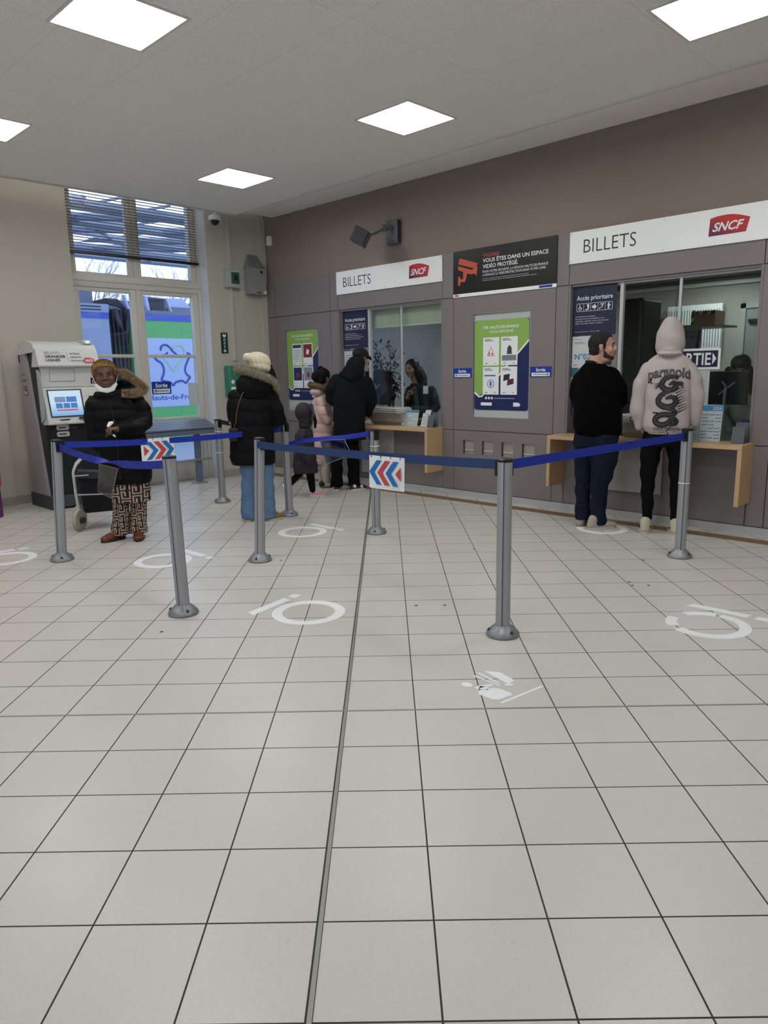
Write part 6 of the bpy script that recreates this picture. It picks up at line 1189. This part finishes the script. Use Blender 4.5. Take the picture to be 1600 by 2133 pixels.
HO = mat('fleece_pale', '#b5aaa6', .9, bump=.12, scale=120); b = Bl(); b.loft([(.022, 0, .885, .165, .125), (.022, 0, .93, .185, .14), (.022, 0, 1.05, .185, .145), (.022, 0, 1.2, .185, .14), (.022, 0, 1.36, .19, .13), (.022, 0, 1.44, .165, .11), (.022, .01, 1.50, .10, .085)])
sl = Bl(); sl.cap([(-.120, .0, 1.40), (-.185, -.01, 1.29), (-.208, -.015, 1.15), (-.205, -.01, 1.04), (-.188, .0, .93)], [.075, .070, .064, .062, .042]); sr_ = Bl(); sr_.cap([(.165, .0, 1.395), (.225, -.01, 1.30), (.245, -.015, 1.18), (.25, 0, 1.06), (.245, .01, .965)], [.075, .070, .062, .060, .042]); b.cap([(-.10, 0, 1.44), (-.04, -.01, 1.485), (.085, -.01, 1.485), (.145, 0, 1.44)], [.06, .06, .06, .06])
co_ = b.make('sweatshirt', HO, p, .008, 3, folds(.006, .6)); sl.make('sleeve', HO, p, .007, 2, folds(.007, .7)); sr_.make('sleeve', HO, p, .007, 2, folds(.007, .7)); b = Bl(); b.loft([(.022, .02, 1.50, .085, .09), (.022, .01, 1.55, .108, .11), (.022, .01, 1.60, .117, .118), (.022, .012, 1.66, .115, .118), (.022, .015, 1.71, .105, .112), (.022, .012, 1.76, .086, .098), (.022, .005, 1.80, .060, .078), (.022, 0, 1.828, .032, .05)], p=2); b.ell((.022, -.07, 1.565), (.060, .045, .020)); b.ell((.022, -.05, 1.53), (.10, .075, .022)); b.make('hood', HO, p, .007, 4, lambda co, no: co+no*(-.003*np.exp(-((co[:, 0]-.022)/.004)**2)+.002*np.sin(co[:, 2]*50+co[:, 0]*20))[:, None])
MB().build if 0 else None
b = Bl(); b.loft([(.022, 0, .865, .155, .118), (.022, 0, .905, .166, .128)]); b.make('hem_band', mat('fleece_rib', '#a89d99', .95, bump=.3, scale=200, stretch=(1, 1, .1)), co_, .007, 1)
Fb = Fr((.030, -.3, 0), (1, 0, 0), (0, 0, 1), (0, -1, 0)); PR = mat('print_black', '#1b1a1e', .8); PR2 = mat('print_grey', '#4d4a4e', .8)
def wordp(mb):
    tm = MB(); text(tm, Fr((0, 0, 0), (1, 0, 0)), 'paranoid', -.168, 0, .045, 0, bold=.05, width=.328)
    mb.add([Fb(v.x, 1.350+v.z*1.75-(v.x*v.x)*1.1, 0) for v in tm.v], tm.f)
printed(co_, co_, Fb, wordp, PR, .004, 'word_print')
def wordi(mb):
    tm = MB(); text(tm, Fr((0, 0, 0), (1, 0, 0)), 'paranoid', -.168, 0, .045, 0, bold=-.012, width=.322); mb.add([Fb(v.x, 1.353+v.z*1.70-(v.x*v.x)*1.1, 0) for v in tm.v], tm.f)
printed(co_, co_, Fb, wordi, mat('print_fade', '#777174', .8), .0055, 'word_print_inner')
def flat(mb, pts, w, d=0):
    n = len(pts); P_ = [Vector(q) for q in pts]; L = []; R_ = []
    for i in range(n):
        t = (P_[min(i+1, n-1)]-P_[max(i-1, 0)]).normalized(); q = Vector((-t.y, t.x))*(w[i] if isinstance(w, (list, tuple)) else w)/2; L.append(P_[i]+q); R_.append(P_[i]-q)
    for i in range(n-1): mb.add([Fb(*L[i], d), Fb(*L[i+1], d), Fb(*R_[i+1], d), Fb(*R_[i], d)], [(0, 1, 2, 3)])
SER = [(.07, 1.325), (.03, 1.345), (-.02, 1.335), (-.055, 1.295), (-.045, 1.255), (.0, 1.235), (.045, 1.25), (.055, 1.28), (.03, 1.295), (.0, 1.275)]
BD1 = [(.045, 1.245), (.0, 1.225), (-.045, 1.205), (-.075, 1.165), (-.07, 1.125), (-.03, 1.10), (.03, 1.105), (.06, 1.135), (.05, 1.17), (.01, 1.18), (-.02, 1.16)]
BD2 = [(-.06, 1.13), (-.02, 1.09), (.04, 1.075), (.06, 1.05), (.03, 1.035), (-.04, 1.035), (-.085, 1.01), (-.09, .975), (-.05, .95), (.0, .96), (.03, .99), (.065, .99), (.07, .965), (.04, .95), (.0, .965)]
def wd(n, a, b): return [a+(b-a)*abs(2*i/(n-1)-1)**2 for i in range(n)]
def drag(mb):
    for S_ in (SER, BD1, BD2): c = curve(S_, 5); flat(mb, c, wd(len(c), .046, .018))
    for k in range(9): a = .05+.004*k; z = 1.23-.022*k; flat(mb, [(a, z), (a+.035, z+.018), (a+.075, z+.024+.008*(k % 3))], [.010, .006, .001])
    for k in range(4): flat(mb, [(-.06-.004*k, 1.29-.006*k), (-.10, 1.285-.014*k), (-.115, 1.29-.014*k)], [.008, .005, .002])
    for k in range(4): flat(mb, [(.06, 1.30-.004*k), (.10, 1.30-.012*k), (.115, 1.285-.012*k)], [.008, .007, .002])
    for S_ in (SER, BD1, BD2):
        c = [Vector(q) for q in curve(S_, 5)]
        for i in range(2, len(c)-2, 2):
            t = (c[i+1]-c[i-1]).normalized(); q = Vector((-t.y, t.x)); w0 = .018; flat(mb, [tuple(c[i]+q*w0), tuple(c[i]+q*(w0+.010)-t*.006)], [.008, .001]) if i % 4 else flat(mb, [tuple(c[i]-q*w0), tuple(c[i]-q*(w0+.009)-t*.006)], [.007, .001])
    flat(mb, [(-.07, 1.045), (-.105, 1.05), (-.12, 1.055)], [.016, .010, .003]); flat(mb, curve([(.0, .955), (.03, .93), (.0, .90), (.005, .885), (.03, .875)], 5), .005)
    for s_, z_ in (('FEAR IS TEMPORARY', .917), ('REGRET IS FOREVER', .902)):
        tm = MB(); text(tm, Fr((0, 0, 0), (1, 0, 0)), s_, -.105, 0, .010, 0, bold=.03, width=.215); mb.add([Fb(v.x, z_+v.z, 0) for v in tm.v], tm.f)
    flat(mb, [(-.06, .888), (.065, .888)], .003); flat(mb, [(-.145, 1.335), (-.14, 1.285)], [.018, .004]); flat(mb, [(-.155, 1.30), (-.125, 1.29)], [.006, .004])
printed(co_, co_, Fb, drag, PR, .0045, 'dragon_print')
def drag2(mb):
    for S_ in (SER, BD1, BD2): c = curve(S_, 5); flat(mb, c, [w*.45 for w in wd(len(c), .046, .018)])
printed(co_, co_, Fb, drag2, PR2, .006, 'dragon_print_scales')
def drag3(mb):
    for S_ in (SER, BD1, BD2):
        c = [Vector(q) for q in curve(S_, 9)]
        for i in range(3, len(c)-3):
            t = (c[i+1]-c[i-1]).normalized(); q = Vector((-t.y, t.x)); k = 2*i/(len(c)-1)-1; w0 = .0105*(1-k*k*.6); flat(mb, [tuple(c[i]+q*w0), tuple(c[i]+t*.003), tuple(c[i]-q*w0)], .0016)
printed(co_, co_, Fb, drag3, PR, .0072, 'dragon_print_ticks')
for (P3, r) in (([(-.07, 0, .84), (-.09, 0, .66), (-.098, 0, .46), (-.085, 0, .14)], [.095, .082, .060, .043]), ([(.115, 0, .84), (.135, 0, .66), (.138, 0, .46), (.142, 0, .14)], [.095, .082, .060, .043])):
    b = Bl(); b.cap(P3, r); b.make('trouser_leg', TROU, p, .007, 2, folds(.006))
b = Bl(); b.loft([(.022, 0, .76, .165, .11), (.022, 0, .90, .160, .115)]); b.make('trouser_hip', TROU, p, .008, 2)
SC_ = mat('sneaker_cream', '#b7b09b', .6, bump=.2); 
for (h_, t_) in (((-.10, -.075, 0), (-.09, .20, 0)), ((.145, -.075, 0), (.14, .20, 0))): shoe('sneaker', h_, t_, p, SC_, mat('sole_offwhite', '#c3beb0', .6), w=.058, ht=.10, extra=(mat('mark_dark', '#33353a', .6), [(.08, .045, .06, .012), (.08, -.045, .06, .012)]))

# ---- clerk 1 behind the left window
p = person((2.58, .62), (.72, .69), 'person with long black hair in a dark jacket behind the left ticket window')
SK = skin('clerk', '#a87c62'); B = basis((-.62, -.78), -.10); b = Bl(); P = head(b, (-.10, .0, 1.46), B, .98); b.cap([(-.03, .03, 1.24), (-.07, .02, 1.38)], [.05, .05]); b.loft([(.02, .03, .55, .15, .11), (.02, .03, 1.0, .15, .10), (.0, .03, 1.24, .12, .07)]); 
for s in (-1, 1): b.cap([(.02+s*.09, .03, .6), (.02+s*.09, -.10, .52), (.02+s*.09, -.1, .10)], [.08, .06, .045])
b.cap([(-.12, .02, 1.20), (-.17, -.08, 1.0), (-.16, -.20, 1.10)], [.045, .04, .028]); hand(b, (-.16, -.20, 1.10), (.25, -.2, 1), (.9, -.3, 0), -1, .9, .9); b.cap([(.17, .02, 1.18), (.20, -.10, .95), (.06, -.28, .83)], [.045, .04, .028]); hand(b, (.06, -.28, .83), (-.9, -.3, -.05), (0, 0, -1), -1, .5, .9); b.make('body', SK, p, .006, 3); face(P, B, .98, p, lip='#8a4a46')
b = Bl(); b.loft([(.02, .03, .60, .18, .13), (.02, .03, .9, .185, .135), (.015, .03, 1.12, .18, .125), (.0, .03, 1.22, .15, .10), (-.03, .03, 1.27, .08, .07)]); b.cap([(-.11, .02, 1.18), (-.18, -.07, 1.01), (-.165, -.17, 1.07)], [.07, .062, .046]); b.cap([(.16, .02, 1.17), (.21, -.09, .96), (.09, -.25, .84)], [.072, .064, .046]); co_ = b.make('jacket', mat('jacket_black', '#15161b', .8, bump=.2), p, .008, 3, folds(.005)); b = Bl(); b.cap([(-.06, -.085, 1.20), (-.04, -.10, 1.05), (-.03, -.105, .85)], [.03, .03, .028]); b.make('inner_top', mat('grey_top', '#3e4448', .8), co_, .007, 2)
mb = MB(); mb.prism(Fr((.075, -.125, 0), (1, 0, 0), (0, 0, 1), (0, -1, 0)), rect(-.03, 1.14, .035, 1.24), 0, .004); mb.build('badge', WINK, co_, local=True)
b = Bl(); b.ell(P(0, -.025, .045), (.088, .10, .085), B); b.ell(P(0, -.06, -.03), (.088, .06, .10), B); b.cap([(-.04, .04, 1.45), (.02, .05, 1.33), (.05, .03, 1.20)], [.085, .09, .06]); b.cap([P(-.078, -.0, .03), P(-.082, .0, -.06), P(-.085, -.01, -.14)], [.022, .025, .02]); b.make('hair', mat('hair_black', '#0c0a0b', .5, bump=.3, scale=50, stretch=(1, 1, .1)), p, .007, 2)
mb = MB(); M_ = wmat(p); mb.tube([M_ @ Vector((-.135, -.235, 1.17)), M_ @ Vector((-.06, -.25, 1.235))], [.008, .010], 8); tag(mb.build('pen', mat('pen_pink', '#c23a5e', .4)), 'pink pen in the long haired clerk\'s raised hand', 'pen')
# ---- clerk 2 behind the right window
p = person((6.42, 1.0), (.80, .60), 'person with dark hair bent behind the black monitor at the right ticket window')
SK = MATS['skin_clerk']; B = basis((-.35, -.95), -.35); b = Bl(); P = head(b, (-.03, -.05, 1.395), B, .98); b.cap([(.0, .05, 1.16), (-.02, -.0, 1.30)], [.05, .05]); b.loft([(.03, .05, .55, .15, .11), (.03, .05, 1.0, .15, .10), (.02, .05, 1.16, .12, .07)])
for s in (-1, 1): b.cap([(.03+s*.09, .05, .6), (.03+s*.09, -.05, .52), (.03+s*.09, -.05, .10)], [.08, .06, .045])
b.cap([(-.12, .03, 1.12), (-.16, -.05, .93), (-.08, -.2, .80)], [.045, .04, .028]); hand(b, (-.08, -.2, .79), (.2, -1, 0), (0, 0, -1), -1, .4, .9); b.cap([(.18, .03, 1.12), (.22, -.05, .93), (.12, -.2, .80)], [.045, .04, .028]); hand(b, (.12, -.2, .79), (-.2, -1, 0), (0, 0, -1), 1, .4, .9); b.make('body', SK, p, .006, 3); face(P, B, .98, p)
b = Bl(); b.loft([(.03, .05, .60, .18, .13), (.03, .05, .95, .18, .13), (.025, .05, 1.10, .165, .11), (.01, .05, 1.17, .08, .07)]); b.cap([(-.11, .03, 1.09), (-.17, -.04, .94), (-.10, -.16, .81)], [.07, .06, .045]); b.cap([(.17, .03, 1.09), (.22, -.04, .94), (.14, -.16, .81)], [.075, .065, .045]); b.make('pullover', mat('pullover_grey', '#9d9d9b', .85, bump=.2), p, .008, 3, folds(.006))
b = Bl(); b.ell(P(0, -.02, .05), (.092, .105, .085), B); b.ell(P(0, -.06, -.03), (.095, .065, .10), B); b.cap([(.05, .02, 1.38), (.08, .04, 1.25), (.09, .02, 1.12)], [.06, .055, .04]); b.cap([(-.11, .02, 1.38), (-.12, .03, 1.25)], [.04, .03]); b.make('hair', MATS['hair_black'], p, .007, 2)
# small things on the office desks
for k in range(0): pass
